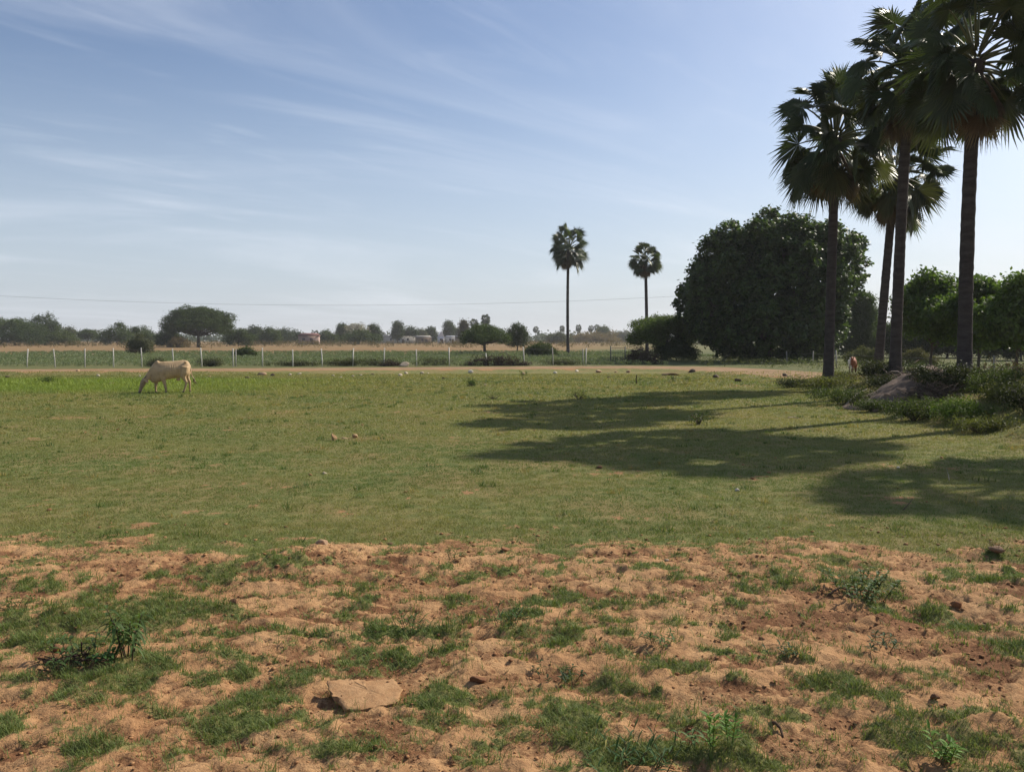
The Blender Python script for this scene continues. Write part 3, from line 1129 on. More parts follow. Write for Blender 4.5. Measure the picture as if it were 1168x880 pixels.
def far_tree(kind, label, cpx, wpx, tpy, d, cols=((.045, .068, .022), (.085, .112, .04)), seed=0, name=None, cat=None, group=None, dens=1.0, trunk_r=None, ls=None, mat='far_leaf'):
    rng = np.random.default_rng(seed + int(cpx * 7))
    x = X(cpx, d)
    zb = hz1(x, d)
    H = ztop(tpy, d) - zb
    W = wpx / FPX * d
    px1 = d / FPX
    ls = ls or max(.16, 1.5 * px1)
    bl = []
    tr = None
    if kind == 'dome':
        for i in range(16):
            a, r = i * 2.4, W * .5 * math.sqrt((i + .5) / 16) * .80
            zc_ = H * (.84 - .46 * (r / (W * .5)) ** 2.2)
            bl.append((r * math.cos(a), r * math.sin(a), zc_ - .06 * H, W * .17, W * .17, H * .16))
        for i in range(9):
            a = i * .7 + .2
            bl.append((W * .39 * math.cos(a), W * .39 * math.sin(a), H * (.43 if math.sin(a) > -.3 or abs(math.cos(a)) > .8 else .52), W * .13, W * .13, H * .13))
        tr = (H * .36, trunk_r or W * .022)
        up, fl = .7, .45
    elif kind == 'umbrella':
        th = H * .34
        for i in range(9):
            a, r = i * 2.4, W * .5 * math.sqrt((i + .5) / 9) * .74
            zc_ = H * (.80 - .30 * (r / (W * .5)) ** 2) - .06 * H * rng.uniform(0, 1)
            bl.append((r * math.cos(a), r * math.sin(a), zc_ - .05 * H, W * .21, W * .21, H * .15))
        for i in range(5):
            a = i * 1.3 + .4
            bl.append((W * .36 * math.cos(a), W * .36 * math.sin(a), H * .42, W * .14, W * .14, H * .14))
        tr = (th, trunk_r or W * .022)
        up, fl = .7, .45
    elif kind == 'round':
        bl = [(0, 0, H * .6, W * .40, W * .40, H * .38), (W * .2, 0, H * .45, W * .3, W * .32, H * .3), (-W * .2, 0, H * .42, W * .3, W * .3, H * .28)]
        tr = (H * .35, trunk_r or W * .03)
        up, fl = .4, .8
    elif kind == 'tall':
        for i in range(5):
            f = i / 4
            bl.append((rng.uniform(-.1, .1) * W, 0, H * (.38 + .52 * f), W * (.42 - .2 * abs(f - .4)), W * .4, H * .14))
        tr = (H * .4, trunk_r or W * .05)
        up, fl = .3, .8
    else:                                    # bush: several masses down to the ground
        n = 7 if W > 5 else 5
        for i in range(n):
            f = (i + .5) / n - .5
            hh = H * (1 - 1.5 * f * f) * rng.uniform(.72, 1.0)
            if i == n // 2:
                hh = H
            bl.append((f * W * .86, rng.uniform(-.15, .15) * W, hh * .52, W * .8 / n, W * .24, hh * .46))
        tr = (H * .3, trunk_r or max(.05, W * .012))
        up, fl = .4, .7
    ncl = int(min(3000, max(400, 19 * W * H / (px1 * 7) ** 2)) * dens)
    return tree(name or ('bush' if kind == 'bush' else 'tree'), label, cat or ('bush' if kind == 'bush' else 'tree'), x, d, bl, tr, ncl, 16, ls, ls * 1.35, cols, mat, seed + 3,
                group, None, (.10, .085, .07), lob=(int(8 + W), W * .05, W * .11), shell=.5, up=up, aspect=.6, flatten=fl)


DK = ((.030, .048, .018), (.060, .085, .030))
MD = ((.045, .070, .022), (.085, .115, .038))
LT = ((.070, .095, .034), (.115, .140, .055))
GR = ((.085, .095, .060), (.130, .135, .085))
BR = ((.17, .125, .07), (.24, .18, .10))

# left of the big acacia
far_tree('umbrella', 'wide low flat-topped tree at the left edge, beyond the tan field', 18, 62, 359, 270, MD, 1)
far_tree('round', 'dark rounded tree at the right end of the far left clump', 52, 34, 358, 278, DK, 2)
far_tree('bush', 'low green bush sloping down right of the far left clump', 68, 40, 374, 262, LT, 3)
far_tree('bush', 'long dark thicket under the far left trees', 22, 80, 372, 258, DK, 4)
far_tree('round', 'small grey-green tree alone between the far left clump and the twin bushes', 80, 17, 373, 330, GR, 5, dens=.7)
far_tree('umbrella', 'small spreading tree left of the two-lobed bush in the distance', 101, 20, 373, 320, MD, 6)
far_tree('bush', 'broad green bush, left one of the pair beside the big acacia', 134, 42, 367, 268, MD, 7)
far_tree('bush', 'lower green bush adjoining the broad one, nearer the big acacia', 164, 36, 370, 275, MD, 8)
far_tree('bush', 'round grey-green bush standing alone at the edge of the tan field', 161, 28, 382, 112, ((.075, .085, .05), (.12, .125, .075)), 9)
far_tree('dome', 'large umbrella-shaped acacia on the tan field, left of centre', 227, 78, 347, 215, ((.040, .064, .020), (.078, .108, .036)), 10, dens=2.2, trunk_r=.45)
far_tree('bush', 'dark low bush on the left foot of the large acacia', 193, 26, 371, 225, DK, 11)
far_tree('bush', 'green bush on the right foot of the large acacia', 272, 34, 374, 235, MD, 12)
far_tree('round', 'dark tree with a speckled crown just right of the large acacia', 291, 20, 371, 330, DK, 13)
far_tree('bush', 'green sloping bush between the speckled tree and the dark row', 308, 30, 373, 290, MD, 14)
far_tree('bush', 'dark flat row of trees left of the low house', 327, 36, 372, 360, DK, 15)
far_tree('bush', 'brownish dry bush beside the large acacia trunk', 203, 22, 385, 205, BR, 16)
far_tree('bush', 'small weedy bush behind the fence near the double post', 281, 22, 396, 96, MD, 17)
# around the house and the bare tree
far_tree('bush', 'rounded bush immediately right of the low house', 372, 24, 377, 330, MD, 18)
far_tree('tall', 'dark upright tree rising above the bushes left of the bare tree', 391, 14, 371, 360, DK, 19)
far_tree('bush', 'wide bush below the bare pale tree', 410, 48, 377, 300, MD, 20)
far_tree('round', 'dark round tree at the right end of the wide bush', 427, 15, 370, 320, DK, 21)
bt = far_tree('umbrella', 'bare pale tree with a thick dark trunk above the wide bush', 407, 26, 364, 312, ((.30, .27, .25), (.36, .33, .31)), 22, dens=.28, trunk_r=1.0)
far_tree('tall', 'dark upright tree left of the long low wall', 454, 12, 369, 380, DK, 23)
far_tree('round', 'small dark tree at the middle of the long low wall', 468, 15, 373, 400, DK, 24)
far_tree('round', 'small pale green tree right of the wall trees', 479, 14, 376, 420, GR, 25)
far_tree('round', 'faint rounded tree left of the white gabled building', 491, 12, 374, 430, DK, 26)
far_tree('tall', 'dark ragged tree just behind the white gabled building', 512, 11, 368, 420, DK, 27)
far_tree('round', 'grey-green rounded tree right of the white gabled building', 522, 16, 375, 450, GR, 28)
far_tree('tall', 'slim dark tree at the left edge of the small acacia', 529, 8, 367, 300, ((.07, .06, .045), (.10, .09, .06)), 29)
far_tree('dome', 'small flat-topped acacia with a pale trunk behind the fence', 553, 54, 368, 128, ((.050, .078, .024), (.09, .125, .042)), 30, dens=1.6, trunk_r=.24)
far_tree('round', 'dark round tree to the right of the small acacia', 590, 26, 368, 150, DK, 31, dens=1.2)
far_tree('bush', 'low green bush in the weeds left of the lone slender palm', 617, 34, 390, 100, MD, 32)
far_tree('bush', 'grey bush in the distance right of the dark round tree', 637, 30, 379, 360, GR, 33)
far_tree('bush', 'long brownish thicket far behind the lone slender palms', 680, 60, 379, 420, BR, 34)
far_tree('round', 'rounded tree far behind, right of the tiny palm cluster', 688, 13, 373, 520, MD, 35)
far_tree('bush', 'faint blue-green bush at the horizon left of the spreading tree', 712, 24, 378, 560, GR, 36)
# far palms, seen only as small tufts on the horizon
GP = 'tiny palms on the horizon'
for (cpx, tpy, d, lab) in [(541, 365, 330, 'tiny palm peeping over the left of the small acacia'), (554, 360, 330, 'tiny palm, tallest of those above the small acacia'),
                           (611, 373, 520, 'tiny palm on the horizon right of the dark round tree'), (641, 372, 560, 'tiny palm on the horizon just left of the lone slender palm'),
                           (660, 371, 520, 'tiny palm on the horizon just right of the lone slender palm'), (674, 372, 560, 'leftmost tiny palm of the pair before the rounded far tree'),
                           (681, 371, 560, 'right tiny palm of the pair, against the rounded far tree'), (400, 372, 420, 'tiny palm among the bushes by the bare pale tree')]:
    x = X(cpx, d)
    Ht = ztop(tpy, d) - hz1(x, d)
    palm(lab, x, d, 4, Ht / 16.6, cpx * 1.3, GP, 1.5)

# beside and behind the big tree
far_tree('umbrella', 'feathery spreading tree joined to the left of the huge dark tree', 757, 84, 352, 82, ((.070, .105, .028), (.13, .17, .052)), 41, dens=1.5, trunk_r=.3, ls=.17, mat='fine_leaf')
far_tree('bush', 'dark undergrowth bush under the feathery spreading tree', 772, 50, 384, 80, DK, 42, dens=1.5, ls=.15)
far_tree('bush', 'tall feathery green thicket behind the palm trunks', 978, 92, 334, 96, ((.045, .072, .026), (.075, .108, .038)), 43, dens=2.4, ls=.2, mat='fine_leaf')
far_tree('bush', 'feathery thicket behind the small right-hand trees', 1080, 110, 352, 92, DK, 44, dens=2.0, ls=.2, mat='fine_leaf')
far_tree('bush', 'thicket filling the gap at the right edge behind the small trees', 1165, 80, 345, 80, DK, 45, dens=1.6, ls=.2, mat='fine_leaf')
far_tree('bush', 'low dry bush below the thicket, between two palm trunks', 1046, 34, 398, 62, ((.10, .095, .045), (.15, .135, .07)), 46, dens=1.2, ls=.12)
far_tree('bush', 'low yellowish bush behind the leaning palm', 985, 40, 396, 68, ((.09, .10, .04), (.14, .14, .06)), 47, dens=1.2, ls=.13)

GS = 'small broadleaf trees at the right'
SM = [(.055, .095, .022), (.125, .185, .042)]


def small_tree(label, px_, d, tpy, wpx, seed, blobs_seed, cut=.24):
    x = X(px_, d)
    rng = np.random.default_rng(blobs_seed)
    H = ztop(tpy, d) - hz1(x, d)
    W = wpx / FPX * d
    bl = []
    for i in range(9):
        a = i * 2.4
        r = W * .34 * math.sqrt((i + .3) / 9)
        f = rng.uniform(.45, .82)
        bl.append((r * math.cos(a), r * math.sin(a), H * f, W * .22, W * .22, H * .17))
    bl.append((0, 0, H * .86, W * .2, W * .2, H * .12))
    tree('small_tree', label, 'tree', x, d, bl, (H * .34, .09, (.1, 0)), 2300, 15, .20, .17, SM, 'leaf', seed, GS, None, (.13, .11, .09), lob=(26, .3, .6), shell=.45, up=.4, aspect=.62, twigs=4)


small_tree('small leafy tree seen between the tallest palm and the nearest palm', 1062, 45, 314, 100, 51, 1)
small_tree('leafy tree half hidden behind the nearest palm trunk', 1114, 42, 318, 96, 52, 2)
small_tree('bright-leaved small tree right of the nearest palm, at the frame edge', 1160, 38, 314, 104, 53, 3)

# ------------------------------------------------------------------ ground cover beyond the fence and along the bank


def clumps(name, pts, hgt, ls, per, cols, mat, seed, kind='stuff', spread=1.0, aspect=.4):
    rng = np.random.default_rng(seed)
    n = len(pts)
    x, y = pts[:, 0], pts[:, 1]
    z = height(x, y)
    hh = np.broadcast_to(hgt, (n,)) * rng.uniform(.5, 1.25, n)
    P = np.repeat(np.stack([x, y, z], 1), per, 0)
    f = rng.uniform(0.02, 1, n * per) ** .8
    hr = np.repeat(hh, per)
    P = P + np.stack([rng.normal(0, .28, n * per) * hr * spread, rng.normal(0, .28, n * per) * hr * spread, f * hr], 1)
    N = rnd_unit(rng, n * per)
    N[:, 2] = np.abs(N[:, 2]) + .2
    N /= np.linalg.norm(N, axis=1, keepdims=True)
    cols = np.array(cols)
    ci = np.repeat(np.clip(.5 + .8 * fbm(x / 6, y / 6, 3, seed) + rng.normal(0, .2, n), 0, 1), per)[:, None]
    cc = (cols[0] * (1 - ci) + cols[1] * ci) * rng.uniform(.75, 1.25, (n * per, 1))
    mb = MB()
    lr = np.broadcast_to(ls, (n,))
    lr = np.repeat(lr, per)
    leaves(mb, P, N, lr * rng.uniform(.6, 1.4, n * per), lr * aspect, cc, rng, -.2)
    return tag(mb.build(name, M[mat]), kind=kind)


rng = np.random.default_rng(99)
# green weeds between the fence and the tan field
pts = np.stack([rng.uniform(-75, 24, 17000), 62.5 + 75 * rng.uniform(0, 1, 17000) ** 1.5], 1)
sd = road_dist(pts[:, 0], pts[:, 1])
pts = pts[(sd > 3.9) & (np.abs(pts[:, 0]) < pts[:, 1] * .72) & ((pts[:, 0] < 12) | (pts[:, 1] > 95))]
pts = pts[rng.uniform(0, 1, len(pts)) < np.clip(.75 + .9 * fbm(pts[:, 0] / 5, pts[:, 1] / 5, 3, 4), .15, 1)]
clumps('field_weeds', pts, .46 - .0015 * pts[:, 1], .11 + .0012 * (pts[:, 1] - 60), 18, ((.14, .18, .10), (.21, .235, .14)), 'far_leaf', 61)
# dry scrub along the far side of the tan field
pts = np.stack([rng.uniform(-190, 60, 2600), rng.uniform(190, 300, 2600)], 1)
pts = pts[(np.abs(pts[:, 0]) < pts[:, 1] * .7) & (fbm(pts[:, 0] / 16, pts[:, 1] / 16, 3, 14) > -.12 + .25 * (pts[:, 1] < 235))]
clumps('dry_undergrowth', pts, 1.5, .42, 14, ((.15, .105, .06), (.115, .10, .05)), 'far_leaf', 62)
# scrub by the road under the big tree and along the right side
pts = np.stack([rng.uniform(14, 48, 5200), rng.uniform(24, 84, 5200)], 1)
sd = road_dist(pts[:, 0], pts[:, 1])
pts = pts[(sd > 4.2) & (sd < 22) & (fbm(pts[:, 0] / 3, pts[:, 1] / 3, 3, 24) > -.05)]
clumps('roadside_weeds', pts, .55, .11, 14, ((.055, .085, .028), (.13, .13, .055)), 'fine_leaf', 63)
# weeds and dry grass on the bank
pts = np.stack([rng.uniform(9, 20, 5200), rng.uniform(15, 43, 5200)], 1)
fxx = foot_x(pts[:, 1])
u_ = pts[:, 0] - fxx
pts = pts[(u_ > .6) & (u_ < 7) & (road_dist(pts[:, 0], pts[:, 1]) < -3.6) & (fbm(pts[:, 0] / 1.6, pts[:, 1] / 1.6, 3, 26) > -.12)]
clumps('bank_weeds', pts, .30, .07, 16, ((.045, .062, .02), (.16, .125, .06)), 'fine_leaf', 64)
# far woods that merge into one line at the horizon
pts = np.stack([rng.uniform(-700, 700, 2400), rng.uniform(560, 1000, 2400)], 1)
pts = pts[np.abs(pts[:, 0]) < pts[:, 1] * .7]
clumps('far_woods', pts, 7.0 + 3 * fbm(pts[:, 0] / 90, pts[:, 1] / 90, 2, 5), 2.6, 14, ((.035, .055, .025), (.06, .08, .035)), 'far_leaf', 65, spread=1.4, aspect=.7)


def bush(name, label, x, y, W, H, D, seed, cols, ls=.06, ncl=260, per=12, cat='bush', mat='fine_leaf', group=None, dz=0.0):
    rng = np.random.default_rng(seed)
    bl = []
    for i in range(7):
        a = i * 2.4
        r = math.sqrt((i + .2) / 7)
        bl.append((W * .34 * r * math.cos(a), D * .34 * r * math.sin(a), H * rng.uniform(.3, .62), W * .24, D * .24, H * rng.uniform(.26, .38)))
    o = thing(name, label, cat, (x, y, hz1(x, y) + dz), 0, group)
    mb, C = crown_mesh(rng, bl, ncl, per, ls, ls * 1.3, cols, shell=.35, up=.4, aspect=.5)
    mb.build('foliage', M[mat], o)
    sm = MB()
    for i in range(14):
        c = C[rng.integers(len(C))]
        sm.add(*_t(curve((rng.normal(0, .012 * W), rng.normal(0, .012 * D), -.05), c, (0, 0, .08 * H), 5), np.linspace(.016, .005, 5) * max(1, H), 4, rng), col=(.13, .10, .07))
    sm.build('stems', M['bark'], o)
    return o


G_ = [(.042, .068, .020), (.105, .125, .045)]
GD = [(.024, .034, .014), (.058, .062, .028)]
GY = [(.09, .105, .03), (.17, .17, .06)]


def at(px_, d):
    return X(px_, d), d


bush('bush', 'dark dense bush behind the left end of the earth mound, between two palms', *at(1006, 31.5), 1.8, .85, 1.6, 71, GD, .08, 420)
bush('bush', 'low leafy bush at the foot of the left palm, field side', *at(938, 33.5), 2.6, .65, 1.6, 72, GY, .07, 300)
bush('bush', 'small dark weedy bush on the bank foot left of the left palm', *at(905, 37), 1.7, .42, 1.2, 73, GD, .07, 160)
bush('bush', 'sprawling green bush at the field edge below the pale curved stick', *at(962, 27), 2.6, .6, 1.5, 74, G_, .06, 340)
bush('bush', 'leafy green bush in front of the earth mound, catching sun on its tips', *at(1046, 21.5), 1.9, .62, 1.3, 75, G_, .05, 420)
bush('bush', 'bright green bush directly below the nearest palm', *at(1096, 20.5), 1.6, .66, 1.2, 76, [(.07, .12, .025), (.15, .20, .05)], .05, 420)
bush('bush', 'tall loose green bush right of the nearest palm base', *at(1136, 21.5), 1.6, .95, 1.3, 77, G_, .055, 420)
bush('bush', 'dark bush in the shade at the right frame edge of the bank', *at(1172, 19.5), 1.6, .8, 1.3, 78, GD, .055, 320)
bush('bush', 'dark matted bush around the base of the nearest palm', *at(1092, 23.5), 2.4, .95, 1.3, 79, GD, .06, 620)
bush('bush', 'low grassy bush in front of the bank right of the bright one', *at(1122, 18.8), 2.0, .38, 1.0, 80, GY, .05, 260)
bush('bush', 'low dark bush along the bank foot under the tallest palm', *at(1000, 25.5), 1.9, .45, 1.2, 81, GD, .06, 260)
bush('bush', 'pale green low bush between the left palm and the grazing calf', *at(958, 38), 1.6, .42, 1.2, 82, GY, .08, 200)
bush('bush', 'tiny lone bush out on the lawn near the road', *gp(538, 440), .42, .3, .4, 83, [(.05, .09, .025), (.08, .12, .035)], .06, 40)
bush('bush', 'straggly shrub with small leaves in the middle of the palm shadow', *gp(797, 484), .62, .42, .5, 84, G_, .05, 46, 6)
bush('bush', 'low weedy bush at the tip of the farthest palm shadow', *gp(660, 455), .9, .25, .6, 85, GY, .06, 50, 7)
bush('bush', 'dark weedy tuft in the wet grass left of the cow', *gp(53, 437), 1.0, .28, .6, 86, [(.05, .08, .02), (.09, .12, .03)], .07, 60)
bush('bush', 'sparse dry weed on the lawn right of the tiny lone bush', *gp(563, 455), .7, .25, .4, 87, GY, .05, 24, 6)
for (a_, b_, w_, h_, lab) in [(430, 63.4, 46, .62, 'dark bush against the fence left of the pale boulder'), (395, 62.6, 36, .7, 'dense grey-green bush on the fence line left of centre'),
                              (493, 64.2, 36, .75, 'brownish twiggy bush on the fence line right of the pale boulder'), (240, 61.8, 22, .8, 'dark bush on the fence line just right of the cow'),
                              (178, 61.4, 14, .8, 'small dark bush behind the head of the grazing cow'), (338, 62.5, 50, .5, 'low dark bush row along the fence between two posts'),
                              (640, 65.2, 36, .55, 'grey dry bush by the fence left of its end post')]:
    bush('bush', lab, X(a_, b_), b_, 1.5 * w_ / FPX * b_, .72 * h_, 1.2, int(a_), [(.06, .068, .04), (.115, .115, .068)], .10, 240)


def heap(name, label, x, y, W, H, D, seed, n, col, lo=.5, hi=1.6, r=.02, cat='brush pile', leafy=None):
    """pile of cut thorn branches"""
    rng = np.random.default_rng(seed)
    o = thing(name, label, cat, (x, y, hz1(x, y)))
    mb = MB()
    for i in range(n):
        a = rng.uniform(0, 6.28)
        rr = math.sqrt(rng.uniform())
        hx, hy = rr * W * .5 * math.cos(a), rr * D * .5 * math.sin(a)
        hz_ = H * (1 - rr ** 2) * rng.uniform(0.05, 1)
        L = rng.uniform(lo, hi)
        b = rng.uniform(0, 6.28)
        e = rng.normal(0, .4)
        dv = np.array([math.cos(b) * math.cos(e), math.sin(b) * math.cos(e), math.sin(e)]) * L * .5
        p = np.array([hx, hy, hz_])
        q0, q1 = p - dv, p + dv
        q0[2], q1[2] = max(q0[2], -.03), max(q1[2], -.03)
        mb.add(*_t(curve(q0, q1, rng.normal(0, .08, 3) * L, 4), r * rng.uniform(.5, 1.3) * np.array([1, .9, .7, .4]), 4, rng), col=np.array(col) * rng.uniform(.6, 1.4))
    mb.build('branches', M['bark'], o)
    if leafy:
        m2, _ = crown_mesh(rng, [(0, 0, H * .35, W * .45, D * .45, H * .45)], leafy, 10, .12, .18, [(.06, .05, .035), (.10, .08, .05)], shell=.3)
        m2.build('foliage', M['far_leaf'], o)
    return o


heap('thorn_heap', 'big dark heap of cut thorn branches beside the road, left of the huge tree', X(731, 68), 68, 3.0, 1.45, 2.2, 91, 420, (.085, .06, .05), .6, 1.6, .02, leafy=160)
heap('thorn_heap', 'long low dark brush pile along the fence, right of centre', X(566, 63.6), 63.6, 5.2, .75, 1.2, 92, 420, (.10, .075, .06), .5, 1.3, .02, leafy=220)
heap('thorn_heap', 'small dark brush pile beside the pale boulder at the fence', X(446, 62.3), 62.3, 1.6, .5, .9, 93, 120, (.085, .06, .05), .4, .9, .018, leafy=40)
heap('brush_pile', 'heap of dead leaves and sticks at the right end of the bank', *at(1150, 24), 2.6, .8, 1.6, 94, 300, (.15, .09, .06), .4, 1.1, .015, leafy=120)
heap('brush_pile', 'dead branches piled on the bank between the tallest palm and the mound', *at(1030, 29), 1.2, .55, .9, 95, 70, (.20, .15, .12), .5, 1.3, .022)
heap('brush_pile', 'thin heap of dry twigs among the bushes in front of the nearest palm', *at(1068, 23.2), 1.6, .55, .9, 96, 160, (.13, .10, .08), .4, 1.1, .013)

# ------------------------------------------------------------------ fences


def build_fence():
    rng = np.random.default_rng(5)
    o = thing('fence', 'long wire fence on white posts along the far side of the dirt road', 'fence', (X(266, 61), 61, hz1(X(266, 61), 61)))
    ox, oy, oz = o.location
    tops = []
    for cpx in (-70, -36, -3, 30.6, 63, 96.8, 129.5, 162, 197.8, 230.4, 266, 299.5, 334, 367.8, 402.3, 438, 475.2, 512.5, 555, 598, 631, 668):
        d = 58.9 + max(cpx, -20) / 512 * 4.3
        x = X(cpx, d) - ox
        y = d - oy
        z = hz1(x + ox, d) - oz
        h = rng.uniform(1.24, 1.42)
        if cpx in (555,):
            h = .95
        l = rng.normal(0, .065, 2)
        w = .052 if cpx in (266, 668) else .043
        mb = MB()
        v, t, q = tube(np.array([(x, y, z - .3), (x + l[0] * .4, y + l[1] * .4, z + h * .5), (x + l[0], y + l[1], z + h)]), [w * 1.06, w, w * .92], 4, True, 0, .04)
        white = np.array([.62, .60, .54]) * rng.uniform(.8, 1.05)
        if cpx in (631,):
            white = np.array([.36, .34, .29])
        cc = np.tile(white, (len(v), 1))
        mb.add(v, t, q, cc)
        if cpx in (266, 668):               # doubled post
            dx = .14 if cpx == 266 else -.17
            v, t, q = tube(np.array([(x + dx, y + .14, z - .3), (x + dx * 1.2, y + .14, z + h * .96)]), .04, 4)
            mb.add(v, t, q, (.34, .33, .30))
        mb.build('post', M['concrete'], o)
        tops.append((x + l[0], y + l[1], z, h))
    for f in (.25, .55, .9):
        mb = MB()
        for a, b in zip(tops[:-1], tops[1:]):
            p0 = (a[0], a[1] - .05, a[2] + a[3] * f)
            p1 = (b[0], b[1] - .05, b[2] + b[3] * f)
            mb.add(*tube(curve(p0, p1, (0, 0, -.02), 5), .006, 4), col=(.20, .19, .18))
        mb.build('wire', M['metal'], o)


build_fence()


def fence2():
    rng = np.random.default_rng(8)
    o = thing('fence', 'short run of grey stub posts behind the palms, right of the huge tree', 'fence', (23, 60, hz1(23, 60)))
    ox, oy, oz = o.location
    tops = []
    for cpx, d, h, w in ((898, 72, 1.0, .05), (927, 69, 1.05, .05), (954.5, 58, 1.25, .06), (1000, 52, 1.2, .05), (1134, 38.5, 1.1, .055)):
        x = X(cpx, d)
        z = hz1(x, d)
        l = rng.normal(0, .06, 2)
        mb = MB()
        v, t, q = tube(np.array([(x - ox, d - oy, z - .3 - oz), (x - ox + l[0], d - oy + l[1], z + h - oz)]), [w, w * .9], 5, True, 3, .06)
        mb.add(v, t, q, np.array([.42, .39, .33]) * rng.uniform(.8, 1.1))
        mb.build('post', M['concrete'], o)
        tops.append((x - ox + l[0], d - oy + l[1], z + h * .8 - oz))
    mb = MB()
    for a, b in zip(tops[:-1], tops[1:]):
        mb.add(*tube(curve(a, b, (0, 0, -.04), 6), .006, 4), col=(.2, .19, .18))
    mb.build('wire', M['metal'], o)


fence2()


def gate():
    d = 67
    x0, x1 = X(696.5, d), X(713, d)
    o = thing('gate', 'dark narrow gate of thin bars between the end post and the thorn heap', 'gate', (x0, d, hz1(x0, d)))
    w = x1 - x0
    for x in (0, w):
        mb = MB()
        mb.add(*tube(np.array([(x, 0, -.3), (x, 0, 1.45)]), .05, 6), col=(.07, .075, .06))
        mb.build('post', M['metal'], o)
    mb = MB()
    for z in (.25, .6, .95, 1.32):
        mb.add(*tube(np.array([(.03, 0, z), (w - .03, 0, z)]), .018, 5), col=(.08, .09, .07))
    mb.build('rails', M['metal'], o)
    mb = MB()
    for i in range(1, 6):
        mb.add(*tube(np.array([(w * i / 6, .025, .2), (w * i / 6, .025, 1.34)]), .010, 4), col=(.08, .09, .07))
    mb.build('bars', M['metal'], o)


gate()


def power_line():
    d = 110
    o = thing('power_line', 'thin electric wire strung low across the sky above the far trees', 'power line', (X(0, d), d, hz1(X(0, d), d)))
    ox, oy, oz = o.location
    xs = (X(0, d) - 12, X(872, d))
    zs = (8.7, 8.6)
    for x, z in zip(xs, zs):
        g = hz1(x, d)
        mb = MB()
        mb.add(*tube(np.array([(x - ox, 0, g - oz - .5), (x - ox, 0, z - oz + .1)]), [.16, .10], 8), col=(.35, .33, .30))
        p = mb.build('pole', M['concrete'], o)
        m2 = MB()
        v, q = box(x - ox - .08, x - ox + .08, -.7, .7, z - oz - .42, z - oz - .30)
        m2.add(v, quads=q, col=(.25, .23, .22))
        m2.build('crossarm', M['metal'], p)
    mb = MB()
    mb.add(*tube(curve((xs[0] - ox, 0, zs[0] - oz), (xs[1] - ox, 0, zs[1] - oz), (0, 0, -1.95), 40), .012, 5), col=(.14, .14, .15))
    mb.build('wire', M['metal'], o)


power_line()

# ------------------------------------------------------------------ far buildings


def building(name, label, cpx, wpx, d, H, rh, wall, roofc, depth=5.0, kind='shed', nwin=2):
    x = X(cpx, d)
    W = wpx / FPX * d
    o = thing(name, label, 'house' if 'house' in name else 'building', (x, d, hz1(x, d)), 0.12)
    mb = MB()
    v, q = box(-W / 2, W / 2, -depth / 2, depth / 2, -.4, H)
    mb.add(v, quads=q, col=wall)
    if kind == 'gable_side':
        pv = [(-W / 2, -depth / 2, H), (W / 2, -depth / 2, H), (0, -depth / 2, H + rh), (-W / 2, depth / 2, H), (W / 2, depth / 2, H), (0, depth / 2, H + rh)]
        mb.add(pv, tris=[(0, 1, 2), (4, 3, 5)], col=wall)
    mb.build('wall', M['plaster'], o)
    rb = MB()
    if kind == 'gable_side':
        e = .25
        for s_ in (-1, 1):
            a, b = np.array([s_ * (W / 2 + e), 0, H - e * rh / (W / 2)]), np.array([0, 0, H + rh + .02])
            for dz in (0, .1):
                pass
            v = [(a[0], -depth / 2 - e, a[2]), (b[0], -depth / 2 - e, b[2]), (b[0], depth / 2 + e, b[2]), (a[0], depth / 2 + e, a[2])]
            v2 = [(p[0], p[1], p[2] + .12) for p in v]
            rb.add(v + v2, quads=[(0, 1, 2, 3), (4, 7, 6, 5), (0, 4, 5, 1), (3, 2, 6, 7), (0, 3, 7, 4), (1, 5, 6, 2)], col=roofc)
    else:
        e = .4
        v = [(-W / 2 - e, -depth / 2 - e, H - .05), (W / 2 + e, -depth / 2 - e, H - .05), (W / 2 + e, depth / 2 + e, H - .05), (-W / 2 - e, depth / 2 + e, H - .05), (-W / 2 + .6, 0, H + rh), (W / 2 - .6, 0, H + rh)]
        rb.add(v, quads=[(0, 1, 5, 4), (2, 3, 4, 5), (3, 2, 1, 0)], tris=[(1, 2, 5), (3, 0, 4)], col=roofc)
    rb.build('roof', M['roof'], o)
    for i in range(nwin):
        wx = -W / 2 + W * (i + .7) / (nwin + .6)
        wb = MB()
        v, q = box(wx - .45, wx + .45, -depth / 2 - .03, -depth / 2 + .05, H * .4, H * .4 + 1.0)
        wb.add(v, quads=q, col=(.06, .06, .07))
        wb.build('window', M['plaster'], o)
    db = MB()
    v, q = box(W * .18 - .5, W * .18 + .5, -depth / 2 - .035, -depth / 2 + .05, 0, min(2.0, H - .3))
    db.add(v, quads=q, col=(.13, .10, .08))
    db.build('door', M['plaster'], o)


building('house', 'low pinkish house under a dark red roof between far bushes', 353, 22, 310, 3.2, 1.0, (.36, .27, .23), (.20, .10, .085), 6)
building('shed', 'long low pale building with a flat-looking roof at the horizon', 452, 44, 400, 3.4, .45, (.48, .46, .42), (.42, .40, .38), 7, 'shed', 4)
building('shed', 'white gable-ended building far across the field', 503, 7, 380, 3.0, 2.6, (.72, .74, .78), (.62, .68, .76), 9, 'gable_side', 1)
building('shed', 'low grey building adjoining the right of the white gabled one', 514, 12, 384, 2.9, .6, (.50, .50, .50), (.40, .42, .45), 6, 'shed', 1)
building('shed', 'low brown building between the white gabled one and the small acacia', 526, 13, 370, 2.9, .7, (.30, .24, .19), (.33, .30, .27), 6, 'shed', 1)
building('shed', 'low brown shed with a thatch-coloured roof right of the long pale building', 483, 18, 390, 2.7, .9, (.26, .2, .15), (.36, .33, .28), 6, 'shed', 1)

# ------------------------------------------------------------------ cattle


